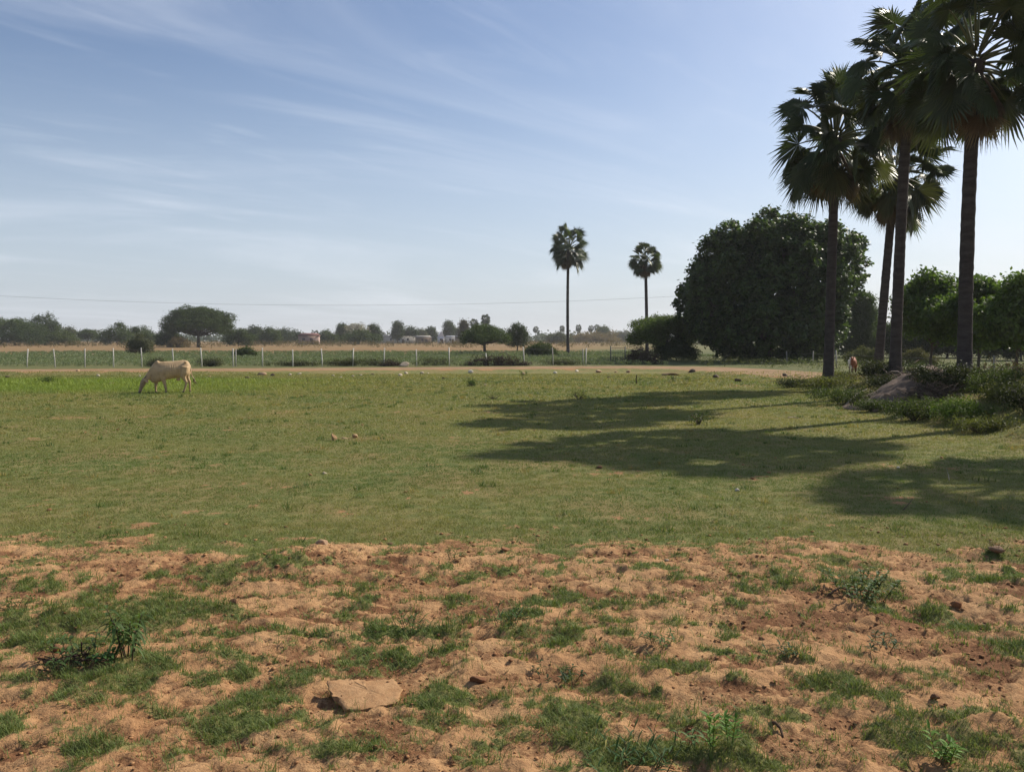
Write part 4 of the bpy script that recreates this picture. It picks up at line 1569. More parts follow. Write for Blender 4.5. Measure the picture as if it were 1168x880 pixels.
def loft(sts, sides=20):
    """body from side-view stations (x, ztop, zbot, halfwidth), closed"""
    pts = [(s[0], 0, (s[1] + s[2]) / 2) for s in sts]
    V = []
    n = len(sts)
    a = np.arange(sides) * 2 * np.pi / sides
    for (x, zt, zb, hw) in sts:
        c, r = (zt + zb) / 2, (zt - zb) / 2
        sy = np.cos(a)
        sz = np.sin(a)
        wy = hw * np.sign(sy) * np.abs(sy) ** .85 * (1 - .52 * np.clip(sz, 0, 1) ** 1.6)
        V.append(np.stack([np.full(sides, x), wy, c + r * sz], 1))
    V = np.concatenate(V)
    i, k = np.meshgrid(np.arange(n - 1), np.arange(sides), indexing='ij')
    k2 = (k + 1) % sides
    Q = np.stack([i * sides + k, i * sides + k2, (i + 1) * sides + k2, (i + 1) * sides + k], -1).reshape(-1, 4)
    V = np.vstack([V, V[:sides].mean(0), V[-sides:].mean(0)])
    T = []
    for j in range(sides):
        T.append((n * sides, (j + 1) % sides, j))
        T.append((n * sides + 1, (n - 1) * sides + j, (n - 1) * sides + (j + 1) % sides))
    return V, np.array(T), Q


def cow_body():
    k = .00284

    def zx(x):
        return (x - 640) * k

    def zz(y):
        return (615 - y) * k
    mb = MB()
    st = [(896, 225, 290, .05), (885, 190, 360, .15), (862, 165, 395, .205), (830, 154, 392, .215), (790, 152, 396, .225), (745, 158, 402, .245), (690, 165, 412, .265), (630, 168, 422, .27), (570, 170, 430, .255),
          (520, 172, 446, .235), (480, 172, 462, .21), (445, 178, 470, .18), (415, 195, 468, .145), (392, 225, 470, .11), (380, 270, 440, .06)]
    mb.add(*loft([(zx(a), zz(b), zz(c), w) for a, b, c, w in st]))
    # hip bones and shoulder hump
    for (cx, cy, yy, r) in [(836, 182, .15, .05), (836, 182, -.15, .05), (468, 192, 0, .11)]:
        mb.add(*tube(np.array([(zx(cx) - r, yy, zz(cy) - .01), (zx(cx), yy, zz(cy)), (zx(cx) + r, yy, zz(cy) - .01)]), [r * .5, r, r * .5], 10))

    def limb(pts, y, sgn=1):
        P = np.array([(zx(a), y * (b_[3] if len(b_) > 3 else 1), zz(b)) for (a, b, *_r), b_ in zip(pts, pts)])
        rr = [q[2] for q in pts]
        mb.add(*tube(P, rr, 12))
    # neck and head
    P = [(445, 285, .23), (405, 315, .175), (365, 355, .13), (330, 398, .105), (305, 425, .098)]
    mb.add(*tube(np.array([(zx(a), 0, zz(b)) for a, b, r in P]), [r for *_q, r in P], 14, ell=[(.62, 1), (.62, 1), (.66, 1), (.72, 1), (.8, 1)]))
    P = [(312, 405, .085), (295, 430, .115), (272, 475, .118), (252, 530, .092), (235, 580, .074), (226, 603, .066), (222, 612, .045)]
    mb.add(*tube(np.array([(zx(a), 0, zz(b)) for a, b, r in P]), [r for *_q, r in P], 14, ell=[(.9, 1)] * 3 + [(.8, 1)] * 2 + [(.95, 1)] * 2))
    # dewlap
    mb.add(*tube(np.array([(zx(425), 0, zz(455)), (zx(395), 0, zz(435)), (zx(360), 0, zz(415)), (zx(330), 0, zz(420))]), [.06, .07, .05, .03], 10, ell=[(.3, 1)] * 4))
    # legs
    limb([(505, 300, .13), (525, 380, .115), (545, 440, .085), (560, 500, .052), (569, 545, .050), (574, 585, .034), (571, 600, .045), (568, 614, .055)], -.13)
    limb([(470, 330, .13), (455, 420, .10), (440, 480, .066), (434, 530, .050), (437, 578, .034), (438, 598, .044), (434, 612, .054)], .12)
    limb([(825, 245, .17), (815, 330, .165), (800, 385, .12), (818, 425, .075), (842, 468, .056), (832, 520, .042), (812, 580, .035), (800, 598, .045), (794, 613, .054)], -.14)
    limb([(850, 255, .16), (850, 340, .145), (848, 395, .10), (866, 435, .070), (884, 470, .055), (886, 525, .041), (888, 584, .035), (884, 600, .045), (880, 613, .054)], .14)
    # udder / sheath
    mb.add(*tube(np.array([(zx(760), 0, zz(420)), (zx(735), 0, zz(432)), (zx(705), 0, zz(430))]), [.05, .06, .03], 10))
    me = mb.mesh('cow_raw')
    ob = bpy.data.objects.new('tmp', me)
    COL.objects.link(ob)
    r = ob.modifiers.new('r', 'REMESH')
    r.mode = 'VOXEL'
    r.voxel_size = .016
    s_ = ob.modifiers.new('s', 'SMOOTH')
    s_.iterations = 4
    s_.factor = .5
    dg = bpy.context.evaluated_depsgraph_get()
    me2 = bpy.data.meshes.new_from_object(ob.evaluated_get(dg))
    bpy.data.objects.remove(ob)
    bpy.data.meshes.remove(me)
    for p in me2.polygons:
        p.use_smooth = True
    v = np.empty(len(me2.vertices) * 3, np.float32)
    me2.vertices.foreach_get('co', v)
    return me2, v.reshape(-1, 3)


COW_ME, COW_V = cow_body()


def paint(me, c):
    for a in list(me.attributes):
        if a.name == 'col':
            me.attributes.remove(a)
    a = me.attributes.new('col', 'FLOAT_COLOR', 'POINT')
    a.data.foreach_set('color', np.concatenate([c, np.ones((len(c), 1))], 1).astype(np.float32).ravel())


def make_cow(label, x, y, rz, scale, scheme, z=None, cat='cow', name='cow'):
    o = thing(name, label, cat, (x, y, (hz1(x, y) if z is None else z)), rz, None, scale)
    me = COW_ME.copy()
    v = COW_V.copy()
    # ribs and loose skin
    if scheme == 'cream':
        c = np.tile([.49, .35, .20], (len(v), 1))
        face = sstep(-.93, -1.05, v[:, 0]) * sstep(.62, .45, v[:, 2])
        c = c * (1 - .55 * face[:, None]) + np.array([.22, .16, .11]) * .55 * face[:, None]  # shade on the lowered face, put into the coat colour
        legs = sstep(.45, .2, v[:, 2])[:, None] * (v[:, :1] > -.95)
        c = c * (1 - .15 * legs)
        muz = (sstep(.10, .06, v[:, 2]) * (v[:, 0] < -.95))[:, None]
        c = c * (1 - muz) + np.array([.10, .08, .07]) * muz
        n_ = fbm(v[:, 0] * 4, v[:, 2] * 4 + v[:, 1] * 3, 3, 2)[:, None]
        c = c * (1 + .22 * n_) * (1 - .18 * sstep(.1, .5, fbm(v[:, 0] * 9, v[:, 2] * 6 + 3, 4, 22))[:, None])
        rib = np.sin(v[:, 0] * 2 * np.pi / .085 + v[:, 2] * 4) * sstep(-.28, -.15, v[:, 0]) * sstep(.42, .3, v[:, 0]) * sstep(.6, .75, v[:, 2]) * sstep(1.2, 1.08, v[:, 2])
        v[:, 1] += np.sign(v[:, 1]) * (.0035 * rib * (1 + .8 * noise(v[:, 0] * 5, v[:, 2] * 3, 4)))
        tailc = (.46, .33, .20)
    else:
        n_ = fbm(v[:, 0] * 2.2 + 3, v[:, 2] * 1.2 + v[:, 1] * 1.6, 3, 12)
        c = np.tile([.26, .085, .035], (len(v), 1))
        w_ = (sstep(-.04, -.10, v[:, 1]) * (v[:, 0] > -.45) * (v[:, 2] > .3))[:, None]
        c = c * (1 - w_) + np.array([.75, .70, .62]) * w_
        lg = (sstep(.4, .3, v[:, 2]))[:, None]
        c = c * (1 - lg * .5)
        tailc = (.30, .12, .06)
    hoof = (sstep(.075, .05, v[:, 2]) * (v[:, 0] > -.9))[:, None]
    c = c * (1 - hoof) + np.array([.09, .075, .06]) * hoof
    me.vertices.foreach_set('co', v.astype(np.float32).ravel())
    paint(me, c)
    me.materials.clear()
    me.materials.append(M['hide'])
    link('body', me, o)
    k = .00284

    def P(a, b, y_=0.0):
        return ((a - 640) * k, y_, (615 - b) * k)
    mb = MB()
    mb.add(*tube(np.array([P(890, 225), P(902, 300, -.02), P(915, 370, -.06), P(930, 405, -.10), P(945, 425, -.12)]), [.035, .022, .018, .016, .012], 8), col=tailc)
    tl = mb.build('tail', M['hide'], o, True)
    sw = MB()
    rng = np.random.default_rng(3)
    for i in range(26):
        p0 = np.array(P(940, 418, -.11)) + rng.normal(0, .008, 3)
        p1 = np.array(P(956, 432, -.13)) + np.array([rng.normal(.02, .03), rng.normal(0, .03), rng.uniform(-.22, -.10)])
        sw.add(*tube(curve(p0, p1, rng.normal(0, .01, 3), 4), [.006, .006, .005, .002], 4), col=np.array(tailc) * .45)
    sw.build('switch', M['hide'], tl)
    for s_ in (-1, 1):                        # drooping ears and short horns
        eb = MB()
        b0 = np.array(P(300, 432, s_ * .09))
        t_ = np.array(P(338, 468, s_ * .27))
        eb.add(*tube(curve(b0, t_, (0, 0, .02), 7), [.022, .045, .058, .06, .052, .035, .01], 8, ell=[(1, .35)] * 7), col=np.array(tailc) * .95)
        eb.build('ear', M['hide'], o, True)
        hb = MB()
        h0 = np.array(P(300, 402, s_ * .06))
        hb.add(*tube(curve(h0, h0 + np.array([.07, s_ * .06, .13]), (.0, s_ * .03, 0), 6), [.026, .024, .02, .016, .011, .004], 8), col=(.20, .17, .14))
        hb.build('horn', M['hoof'], o, True)
        yb = MB()
        e0 = np.array(P(264, 480, s_ * .097))
        bm = bmesh.new()
        bmesh.ops.create_uvsphere(bm, u_segments=10, v_segments=8, radius=.02)
        vv = np.array([q.co[:] for q in bm.verts]) + e0
        ff = [[q.index for q in f.verts] for f in bm.faces]
        bm.free()
        yb.add(vv, tris=[f for f in ff if len(f) == 3], quads=[f for f in ff if len(f) == 4], col=(.02, .015, .012))
        yb.build('eye', M['hoof'], o, True)
    return o


cx, cy = gp(195.5, 447.5)
make_cow('thin cream cow grazing with its head down on the green lawn', cx, cy, .36, 1.0, 'cream')
make_cow('brown and white calf grazing behind the bank, between two palm trunks', X(973, 50), 50, -2.15, .72, 'brown', cat='calf', name='calf')

# ------------------------------------------------------------------ stones, clods and sticks


def stone(name, label, x, y, w, h, col, seed, group=None, cat='stone', sub=2, sink=.25, mat='stone', rough=.35, dz=0.0):
    rng = np.random.default_rng(seed)
    v, t = lump(rng, w * .5, h / w * 1.1, sub, rough)
    v[:, 2] -= v[:, 2].min()
    z = hz1(x, y) - h * sink + dz
    mb = MB()
    mb.add(v, tris=t, col=np.array(col) * rng.uniform(.9, 1.1))
    o = mb.build(name, M[mat], None, False)
    o.location = (x, y, z)
    o.rotation_euler = (rng.normal(0, .12), rng.normal(0, .12), rng.uniform(0, 6.28))
    return tag(o, label, cat, group)


PALE, TAN, DARK, WHITE = (.46, .39, .29), (.38, .26, .16), (.11, .08, .055), (.62, .56, .46)
GB = 'stones along the near edge of the dirt road'
L_P = 'small pale stone in the scattered row between lawn and dirt road'
L_D = 'small dark clod in the scattered row between lawn and dirt road'
for i, (a_, b_, w_, c_, lab) in enumerate([
        (8, 430, 6, DARK, None), (89, 426, 5, TAN, None), (112, 428.5, 5, PALE, None), (126, 438, 8, DARK, 'dark brown clod in the bright grass left of the cow'),
        (159.5, 429, 4, WHITE, 'small white stone on the lawn just left of the cow head'), (239, 429.5, 4, TAN, 'small brown stone just right of the cow tail'), (282, 431.5, 8, DARK, 'dark clod left of the broad tan stone on the road bank'),
        (299, 427.5, 12, TAN, 'broad tan stone, the widest of those left of centre on the road bank'), (311, 428, 7, DARK, 'dark lump touching the right of the broad tan stone'),
        (331, 427.5, 5, PALE, None), (341.5, 426.5, 5, PALE, None), (380, 428.5, 5, PALE, None), (389, 430, 4, PALE, None), (402, 429, 5, PALE, None), (411.5, 428, 4, PALE, None), (425, 427, 4, DARK, None),
        (456, 428, 8, PALE, 'pale stone in the middle of the road bank, nearest below the boulder'), (463, 426, 6, PALE, None), (481.5, 426, 6, PALE, None), (488, 426, 4, PALE, None), (506, 431.5, 5, DARK, None),
        (537, 425, 8, WHITE, 'white stone with a dark side, brightest on the road bank'), (553.5, 439, 4, PALE, 'small pale stone on the lawn below the white one'), (596, 427, 7, TAN, 'tan stone with a weed beside it on the road bank'),
        (633, 425.5, 6, WHITE, 'flat whitish stone below the end of the fence'), (658, 423.5, 5, WHITE, 'whitish stone below the lone slender palm'), (682.5, 424.5, 9, TAN, 'wide brown clod on the bank below the fence end post'),
        (694, 430.5, 4, DARK, None), (702, 424.5, 6, TAN, None), (717, 424.5, 8, TAN, 'tan and dark stone on the bank below the thorn heap'), (790, 425.5, 9, DARK, 'dark clod on the bank left of the huge tree foot'),
        (817, 430.5, 10, DARK, 'dark clod at the bend of the dirt road, left of the pair'), (842, 434.5, 10, DARK, 'dark clod at the bend of the dirt road, nearer the palms'), (895, 432, 8, DARK, 'dark clod beside the road where it goes behind the palms')]):
    x, y = gp(a_, b_, .02)
    w = w_ / FPX * y
    stone('stone' if c_ is not DARK else 'clod', lab or (L_D if c_ is DARK else L_P), x, y, w, w * .55, c_, 400 + i, GB, 'stone' if c_ is not DARK else 'clod')
stone('boulder', 'long pale boulder lying at the foot of the fence', X(461, 61.3), 61.3, .95, .42, (.42, .34, .25), 470, sub=3)
x, y = gp(766, 428, 0)
stone('clod', 'long flat ridge of brown earth and sticks on the lawn edge', x, y, 1.3, .16, TAN, 471, cat='clod', mat='clod')
for i, (a_, b_, w_, h_, c_, lab) in enumerate([
        (841, 559.5, 6, 4, WHITE, 'small white stone alone on the sunlit lawn right of centre'), (370, 540.5, 6, 3, PALE, 'small pale chip on the lawn below the pair of husks'), (1024, 534, 5, 3, WHITE, 'white chip on the grass in the shade edge at right'),
        (684, 533.5, 9, 4, (.16, .09, .055), 'dark flat clod on the lawn below the big shadow'), (367, 634, 15, 10, (.36, .24, .15), 'rounded pale stone on top of the small soil mound'),
        (445, 622.5, 9, 4, (.15, .09, .06), 'dark clod at the edge of the lawn, right of the soil mound'), (575, 630.5, 11, 6, (.26, .13, .07), 'brown clod on the soil edge, middle of the picture'),
        (268, 697, 14, 10, (.20, .11, .06), 'dark brown clod on the bare soil, left of the middle'), (761, 639, 6, 3, PALE, 'tiny pale chip on the soil edge, right of the middle'), (545, 783, 22, 10, (.17, .085, .045), 'flat dark clod right of the broken slab'),
        (1066, 803, 11, 8, (.15, .08, .045), 'small dark clod among the right grass patches'), (1135, 639, 20, 9, (.22, .15, .10), 'brown clod with a dry tuft at the right edge of the soil'),
        (130, 655, 9, 5, (.30, .16, .085), 'small brown clod on the soil at the far left'), (700, 700, 9, 6, (.28, .14, .075), 'small reddish clod in the middle of the bare soil'), (1090, 690, 14, 8, (.25, .12, .06), 'reddish clod on the rim of the hollow at right'),
        (868, 735, 9, 5, (.22, .11, .06), 'small dark clod left of the right grass patches'), (65, 748, 13, 9, (.22, .12, .065), 'dark clod by the leafless stems of the left weed'), (430, 868, 12, 7, (.26, .13, .07), 'small clod at the bottom edge below the slab'),
        (672, 755, 8, 5, (.25, .12, .065), 'little brown clod above the dark weed')]):
    x, y = gp(a_, b_)
    w = w_ / FPX * y
    stone('stone' if c_ in (WHITE, PALE) or i == 4 else 'clod', lab, x, y, w, w * h_ / w_, c_, 500 + i, None, 'stone' if c_ in (WHITE, PALE) or i == 4 else 'clod', 3 if w_ > 10 else 2, .2, 'clod', .45)


def husk(label, a_, b_, w, h, seed, col):
    """dry broken palm-fruit husk: a hollow shell with a torn rim"""
    rng = np.random.default_rng(seed)
    x, y = gp(a_, b_)
    v, t = lump(rng, w * .5, h / w, 3, .5, True)
    cut = v[:, 2] > h * .30
    v[cut, 2] = h * .30 - .45 * (v[cut, 2] - h * .30) - .02
    mb = MB()
    c = np.tile(col, (len(v), 1)) * np.where(cut, .75, 1.0)[:, None]
    mb.add(v, tris=t, col=c)
    o = mb.build('husk', M['clod'], None, False)
    o.location = (x, y, hz1(x, y) + h * .33)
    o.rotation_euler = (-.55, .5, rng.uniform(0, 6))
    tag(o, label, 'husk', 'dry husks lying on the lawn')


husk('larger tan husk, left of the two on the lawn', 381, 502.5, .19, .17, 31, (.36, .235, .13))
husk('smaller tan husk, right of the two on the lawn', 404.5, 500, .16, .15, 32, (.42, .29, .17))
stone('wood_chip', 'flat tan sliver between the two husks on the lawn', *gp(393, 500.5), .14, .035, (.46, .34, .2), 33, None, 'wood chip', 2, .1, 'clod')


def stick(label, pts, r, col, name='stick', cat='stick', sides=6):
    P = np.array(pts, float)
    base = P[0].copy()
    n = 12
    t = np.linspace(0, len(P) - 1, n)
    Q = np.stack([np.interp(t, np.arange(len(P)), P[:, k]) for k in range(3)], 1)
    v, tt, q = tube(Q - base, r * np.linspace(1, .5, n), sides, True, 4, .15)
    mb = MB()
    mb.add(v, tt, q, col)
    o = mb.build(name, M['bark'], None, True)
    o.location = base
    return tag(o, label, cat)


def on(px_, py_, dz=.01, z=0.0):
    x, y = gp(px_, py_, z)
    return (x, y, hz1(x, y) + dz)


def onb(px_, d, dz=.02):
    x = X(px_, d)
    return (x, d, hz1(x, d) + dz)


stick('pale curved dead frond stalk on the bank foot', [onb(966, 26.5, .05), onb(972, 26.8, .22), onb(981, 27.2, .36), onb(990, 27.6, .38)], .025, (.42, .38, .32))
stick('thick pale broken log end on top of the earth mound', [onb(1056, 25.2, .45), onb(1063, 25.2, .53), onb(1070, 25.3, .52)], .085, (.66, .62, .55), 'log', 'log', 9)
stick('thin grey branch leaning at the foot of the tallest palm', [onb(1030, 28.6, .3), onb(1024, 28.4, .5), onb(1016, 28.2, .62)], .03, (.30, .25, .22))
stick('pale straight stick lying on the sunlit lawn left of the bank', [on(899, 476.5), on(905, 476), on(911, 477)], .018, (.45, .38, .30))
stick('thin twig standing askew on the shaded grass at right', [on(1083, 549, 0), on(1081, 547, .10), on(1079, 547, .17)], .006, (.40, .36, .28))
stick('dark dry twig cluster stem on the shaded lawn at lower right', [on(1030, 582, 0), on(1036, 580, .05), on(1041, 577, .09)], .008, (.12, .09, .06))
stick('small dark stick upright on the lawn below the thorn heap', [on(726, 437.5, 0), on(725.5, 437.5, .25), on(726.5, 437.5, .45)], .035, (.06, .05, .04))
stick('short dark root sticking out of the soil right of the green shoots', [on(878, 833, .0), on(884, 838, .03), on(890, 843, .015), on(893, 848, 0)], .012, (.14, .09, .06))
stick('dark bare root lying beside the low weed bush', [on(945, 684, .01), on(957, 680, .03), on(968, 682, .03), on(975, 686, .01)], .009, (.15, .10, .07))

# the smooth grey-brown earth mound on the bank
def earth_mound():
    rng = np.random.default_rng(12)
    x0, y0 = X(1030, 25.5), 25.5
    n, m_ = 80, 60
    u, w = np.meshgrid(np.linspace(-1.15, 1.15, n), np.linspace(-1.15, 1.15, m_))
    xx, yy = x0 + u * 1.75, y0 + w * 1.6
    r = np.sqrt(u ** 2 + w ** 2) * (1 + .12 * noise(u * 1.4 + 3, w * 1.4, 5))
    us = np.clip((u + 1) / 1.45, 0, 1)
    prof = np.clip(1 - r ** 2, 0, 1) ** .95 * (.30 + .62 * us) * 1.0
    prof = prof * (1 + .20 * fbm(xx * 1.6, yy * 1.6, 4, 3)) + (.06 * fbm(xx * 4, yy * 4, 4, 8) - .05 * sstep(.25, .7, fbm(xx * 2.2, yy * 2.2, 3, 28))) * sstep(1.1, .7, r)
    zz = height(xx.ravel(), yy.ravel()).reshape(xx.shape)
    z = zz + np.where(r < 1, prof, 0) - .25 * sstep(.96, 1.10, r)
    q = np.array([(j * n + i, j * n + i + 1, (j + 1) * n + i + 1, (j + 1) * n + i) for j in range(m_ - 1) for i in range(n - 1)])
    zb = hz1(x0, y0)
    mb = MB()
    mb.add(np.stack([xx.ravel() - x0, yy.ravel() - y0, z.ravel() - zb], 1), quads=q, col=(.165, .125, .098))
    o = mb.build('earth_mound', M['clod'], None, True)
    o.location = (x0, y0, zb)
    tag(o, 'smooth grey-brown mound of earth on the bank between two palms', 'earth mound')


earth_mound()


GM = 'rubble on the earth mound'
rngm = np.random.default_rng(77)
for i, (px_, d, w, col_, lab) in enumerate([
        (1014, 24.6, .30, (.20, .14, .10), 'dark earth lump half way up the left slope of the mound'), (1046, 24.2, .34, (.24, .17, .12), 'large brown lump on the front of the earth mound'),
        (1052, 25.0, .22, (.50, .46, .40), 'pale stone near the top of the earth mound'), (1078, 24.8, .24, (.56, .52, .46), 'pale stone between the mound and the nearest palm'),
        (1000, 24.0, .18, (.19, .14, .10), 'small lump at the lower left foot of the mound'), (1030, 23.8, .2, (.22, .15, .11), 'small brown lump at the front foot of the mound'),
        (1040, 26.0, .4, (.15, .11, .085), 'dark lump on the crest of the mound'), (1128, 23.5, .35, (.24, .13, .08), 'reddish lump of earth right of the nearest palm'), (1160, 22.6, .4, (.22, .12, .075), 'reddish lump of earth near the right edge of the bank')]):
    x_ = X(px_, d)
    u_, w_ = (x_ - X(1030, 25.5)) / 1.75, (d - 25.5) / 1.6
    rr_ = min(1.0, math.hypot(u_, w_))
    dz_ = (1 - rr_ ** 2) * (.30 + .62 * min(1, max(0, (u_ + 1) / 1.45))) if i not in (7, 8) else 0
    stone('clod' if i not in (2, 3) else 'stone', lab, x_, d, w, w * .6, col_, 700 + i, GM, 'clod' if i not in (2, 3) else 'stone', 3, .35, 'clod', .6, dz_)

bush('bush', 'scrubby weeds growing on the left slope of the earth mound', *at(998, 24.2), 1.3, .4, .8, 88, G_, .05, 200)
bush('bush', 'small weeds sprouting on the crest of the earth mound beside the pale log', *at(1048, 24.4), .8, .5, .6, 89, GD, .05, 130, dz=.45)
bush('bush', 'dark tangled bush between the mound and the tallest palm', *at(1012, 28), 1.6, .7, 1.2, 90, GD, .06, 260)
bush('bush', 'sunlit weeds on the bank edge under the dead-leaf heap', *at(1150, 20.8), 1.5, .6, 1.0, 93, GY, .05, 300)

def slab():
    rng = np.random.default_rng(21)
    out_px = [(373, 780), (377, 793), (384, 801), (394.5, 813), (410, 812), (432, 808), (451, 804), (456, 797), (459, 788), (455, 783), (449, 777), (436, 778), (420, 779), (405, 777), (391, 778)]
    poly = np.array([gp(a, b, .05) for a, b in out_px])
    c = poly.mean(0)
    mb = MB()
    rings = [1.0, .97, .85, .65, .4, .15]
    V = []
    k = 4
    pp = np.array([poly[i] * (1 - f) + poly[(i + 1) % len(poly)] * f for i in range(len(poly)) for f in np.arange(k) / k])
    pp = pp + rng.normal(0, .006, pp.shape)
    n = len(pp)
    zb = hz1(*c)
    und = pp * .78 + c * .22
    V.append(np.column_stack([und, np.full(n, zb - .03)]))
    V.append(np.column_stack([pp, np.full(n, zb + .050) + rng.normal(0, .004, n) + .02 * (c[0] - pp[:, 0])]))
    for r in rings[1:]:
        q = pp * r + c * (1 - r)
        V.append(np.column_stack([q, zb + .052 + .016 * fbm(q[:, 0] * 11, q[:, 1] * 11, 5, 5, .65) + .010 * (1 - r) + .02 * (q[:, 0] - c[0]) * -1]))
    V = np.concatenate(V)
    m_ = len(rings) + 1
    Q = np.array([(i * n + j, i * n + (j + 1) % n, (i + 1) * n + (j + 1) % n, (i + 1) * n + j) for i in range(m_ - 1) for j in range(n)])
    V = np.vstack([V, [(c[0], c[1], zb + .055)]])
    T = [((m_ - 1) * n + j, (m_ - 1) * n + (j + 1) % n, m_ * n) for j in range(n)]
    V = V - np.array([c[0], c[1], zb])
    mb.add(V, tris=T, quads=Q, col=(.37, .225, .115))
    # crumbs of the same earth stuck on top
    for i in range(11):
        j = rng.integers(n)
        r = rng.uniform(.1, .85)
        q = (pp[j] - c) * r
        v, t = lump(rng, rng.uniform(.005, .014), .6, 1, .4)
        mb.add(v + np.array([q[0], q[1], .052 - .02 * q[0]]), tris=t, col=np.array([.30, .165, .085]) * rng.uniform(.5, 1.2))
    o = mb.build('slab', M['clod'], None, False)
    o.location = (c[0], c[1], zb)
    tag(o, 'broken flat slab of hard earth with a dark undercut edge, lying in the bare soil', 'slab')


slab()

# ------------------------------------------------------------------ weeds in the foreground


def blade_leaf(mb, p, d, L, W, col, droop, rng, fold=.25):
    """one long leaf of four sections, drooping along its length"""
    d = np.asarray(d, float)
    d /= np.linalg.norm(d)
    side = np.cross(d, (0, 0, 1.0))
    ns = np.linalg.norm(side)
    side = side / ns if ns > 1e-3 else np.array([1.0, 0, 0])
    t = np.linspace(0, 1, 5)
    ws = W * np.array([.25, .85, 1.0, .65, .04])
    C = p + d * (t * L)[:, None] + np.array([0, 0, -1.0]) * (droop * L * t ** 2)[:, None]
    V, n = [], 5
    for i in range(5):
        V += [C[i] - side * ws[i] * .5 + np.array([0, 0, ws[i] * fold]), C[i], C[i] + side * ws[i] * .5 + np.array([0, 0, ws[i] * fold])]
    Q = []
    for i in range(4):
        for k in range(2):
            Q.append((i * 3 + k, i * 3 + k + 1, i * 3 + k + 4, i * 3 + k + 3))
    mb.add(V, quads=Q, col=col)


def weed(label, px_, py_, H, stems, per, LL, LW, col, seed, spread=.25, droop=.5, lean=.3, name='weed', cat='weed', stemc=(.16, .13, .07), top=.35, group=None):
    rng = np.random.default_rng(seed)
    x, y = gp(px_, py_)
    o = thing(name, label, cat, (x, y, hz1(x, y)), 0, group)
    sb, lb = MB(), MB()
    for s in range(stems):
        a = rng.uniform(0, 6.28)
        h = H * rng.uniform(.65, 1.05)
        r0 = rng.uniform(0, spread * .3)
        p0 = np.array([math.cos(a) * r0, math.sin(a) * r0, -.02])
        p1 = p0 + np.array([math.cos(a) * lean * h, math.sin(a) * lean * h, h])
        cp = curve(p0, p1, (0, 0, .08 * h), 10)
        if stems <= 8:
            sb = MB()
        sb.add(*tube(cp, np.linspace(.0045, .0018, 10) * (H / .25) ** .5, 5), col=np.array(stemc) * rng.uniform(.8, 1.2))
        for j in range(per):
            f = top + (1 - top) * (j + rng.uniform(0, .6)) / per
            f = min(f, 1)
            p = np.array([np.interp(f * 9, np.arange(10), cp[:, k]) for k in range(3)])
            b = j * 2.4 + rng.uniform(-.4, .4)
            e = rng.uniform(.1, .9)
            d = (math.cos(b) * math.cos(e), math.sin(b) * math.cos(e), math.sin(e))
            c = np.array(col) * rng.uniform(.7, 1.3)
            if rng.uniform() < .06:
                c = np.array([.30, .26, .08])
            blade_leaf(lb, p, d, LL * rng.uniform(.65, 1.15), LW * rng.uniform(.8, 1.2), c, droop * rng.uniform(.5, 1.4), rng)
        if stems <= 8:
            sb.build('stem', M['grass'], o, True)
    if stems > 8:
        sb.build('stems', M['grass'], o, True)
    lb.build('leaves', M['grass'], o, True)
    return o


GN = (.085, .135, .042)
weed('tall weed with drooping narrow leaves on thick dark stems, left foreground', 146, 760, .34, 6, 15, .12, .022, GN, 1, .3, .9, .32, stemc=(.10, .075, .05), top=.45)
weed('low weed with yellowing leaves over dead twigs, left of the tall weed', 90, 768, .17, 8, 8, .09, .022, (.075, .12, .04), 2, .9, .7, .5, stemc=(.10, .075, .05), top=.4)
weed('small bright weed between the tall weed and the twiggy one', 113, 770, .13, 4, 8, .07, .028, (.09, .17, .05), 3, .2, .5, .4)
heap('twig_pile', 'dead dark twigs lying under the left weeds', *gp(85, 768), .30, .05, .18, 97, 40, (.10, .065, .05), .08, .28, .005, 'twigs')
weed('bushy weed with small pale-edged leaves on the right of the bare soil', 980, 684, .22, 18, 14, .06, .024, (.075, .125, .04), 4, .6, .35, .7, top=.2)
weed('upright light green shoot, left one of the pair at the bottom', 811, 872, .25, 2, 26, .055, .014, (.13, .24, .05), 5, .05, .1, .08, top=.25, stemc=(.16, .22, .07))
weed('upright light green shoot, right one of the pair, bending at its base', 833, 858, .23, 2, 26, .055, .014, (.12, .23, .05), 6, .08, .1, .16, top=.3, stemc=(.16, .22, .07))
weed('weak pale seedling with crooked stem left of the green shoots', 782, 858, .13, 3, 6, .06, .016, (.11, .18, .06), 7, .1, .5, .45)
weed('bright yellow-green shoot at the bottom right', 1072, 872, .16, 5, 12, .07, .018, (.14, .25, .05), 8, .15, .3, .3, top=.2)
weed('dark low weed in the middle of the bare soil', 636, 775, .09, 8, 7, .045, .013, (.045, .075, .03), 9, .4, .3, .6)
weed('dark clump of broad blades right of the middle', 750, 741, .10, 8, 8, .055, .014, GN, 10, .3, .3, .5)
weed('grassy rosette of upright blades above the middle', 575, 719, .12, 16, 4, .10, .009, (.07, .13, .04), 11, .4, .25, .5, top=.05)
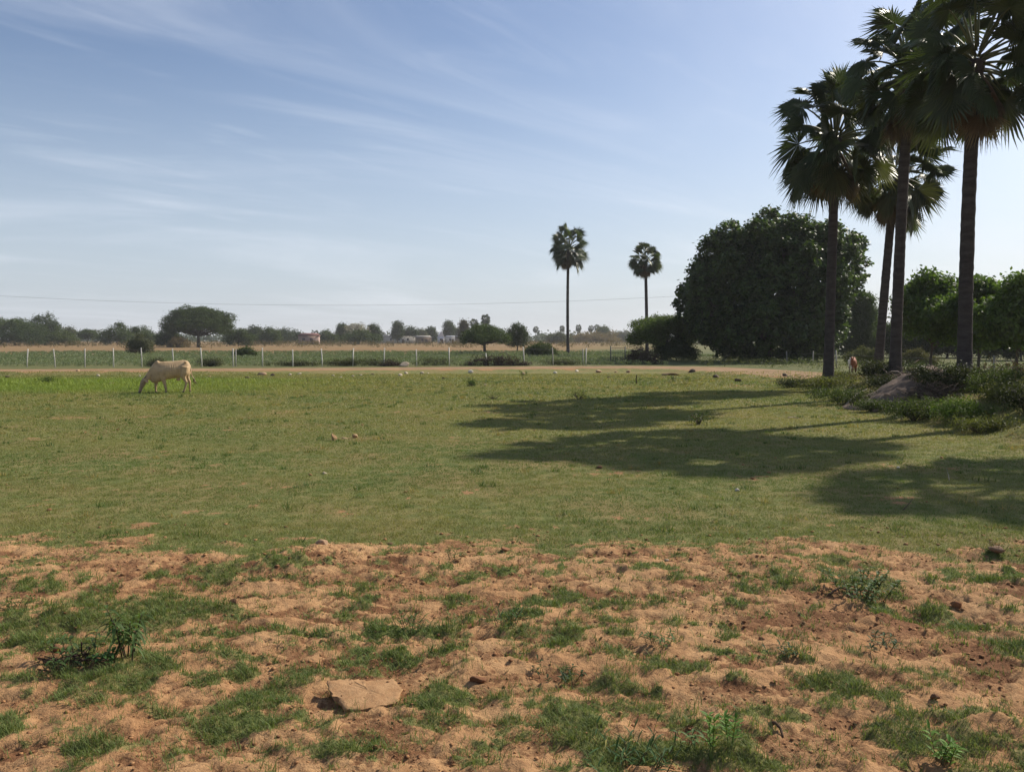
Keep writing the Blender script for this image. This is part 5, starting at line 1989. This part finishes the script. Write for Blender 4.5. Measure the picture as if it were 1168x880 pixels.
weed('small dark green weed left of the right grass patches', 893, 752, .09, 8, 8, .05, .014, (.045, .085, .03), 12, .3, .3, .5)
weed('small green weed at the soil edge, right of the rounded pale stone', 517, 640, .11, 8, 6, .06, .012, GN, 13, .4, .3, .5)
weed('tuft of broad blades at the right end of the middle grass patch', 470, 722, .11, 14, 4, .09, .010, GN, 14, .4, .3, .5, top=.05)
weed('dense dark tuft at the bottom edge, middle', 715, 872, .11, 26, 4, .10, .009, (.055, .11, .035), 15, .8, .25, .5, top=.05)
weed('leafy low weed below the right hollow', 1000, 740, .08, 8, 7, .05, .014, (.06, .10, .04), 16, .5, .3, .6)
weed('dry tuft of straw blades on the clod at the right soil edge', 1138, 637, .13, 12, 3, .09, .007, (.28, .21, .11), 17, .3, .4, .6, top=.05)
weed('bristly dark weed at the left edge of the soil', 14, 700, .10, 8, 6, .06, .013, GN, 18, .4, .3, .5)
weed('small weed beside the tan stone at the lawn edge by the road', 597, 432, .45, 5, 8, .18, .05, GN, 19, .4, .3, .4)
weed('thin two-stemmed weed on the lawn left of the straggly shrub', 767, 436, .40, 4, 8, .16, .05, (.07, .11, .04), 20, .4, .3, .4)
weed('thin weed with few leaves on the lawn right of the thorn heap', 782, 438, .45, 4, 8, .16, .05, (.07, .11, .04), 21, .4, .3, .4)
weed('sprig on the lawn below the pale stones left of centre', 352, 438, .40, 3, 5, .14, .04, (.08, .10, .04), 22, .3, .3, .4)
weed('sprig leaning on the lawn left of the tiny lone bush', 437, 440, .40, 3, 5, .14, .04, (.10, .11, .05), 23, .3, .3, .5)

# ------------------------------------------------------------------ dusty air


def haze():
    m, nt, out = new_mat('dusty_air')
    pv = nt.nodes.new('ShaderNodeVolumePrincipled')
    pv.inputs['Color'].default_value = (.97, .98, 1.0, 1)
    pv.inputs['Density'].default_value = .00022
    pv.inputs['Anisotropy'].default_value = .2
    nt.links.new(pv.outputs[0], out.inputs['Volume'])
    mb = MB()
    v, q = box(-5200, 5200, -1000, 5600, -1.5, 60)
    mb.add(v, quads=q)
    tag(mb.build('haze', m), kind='stuff')


haze()
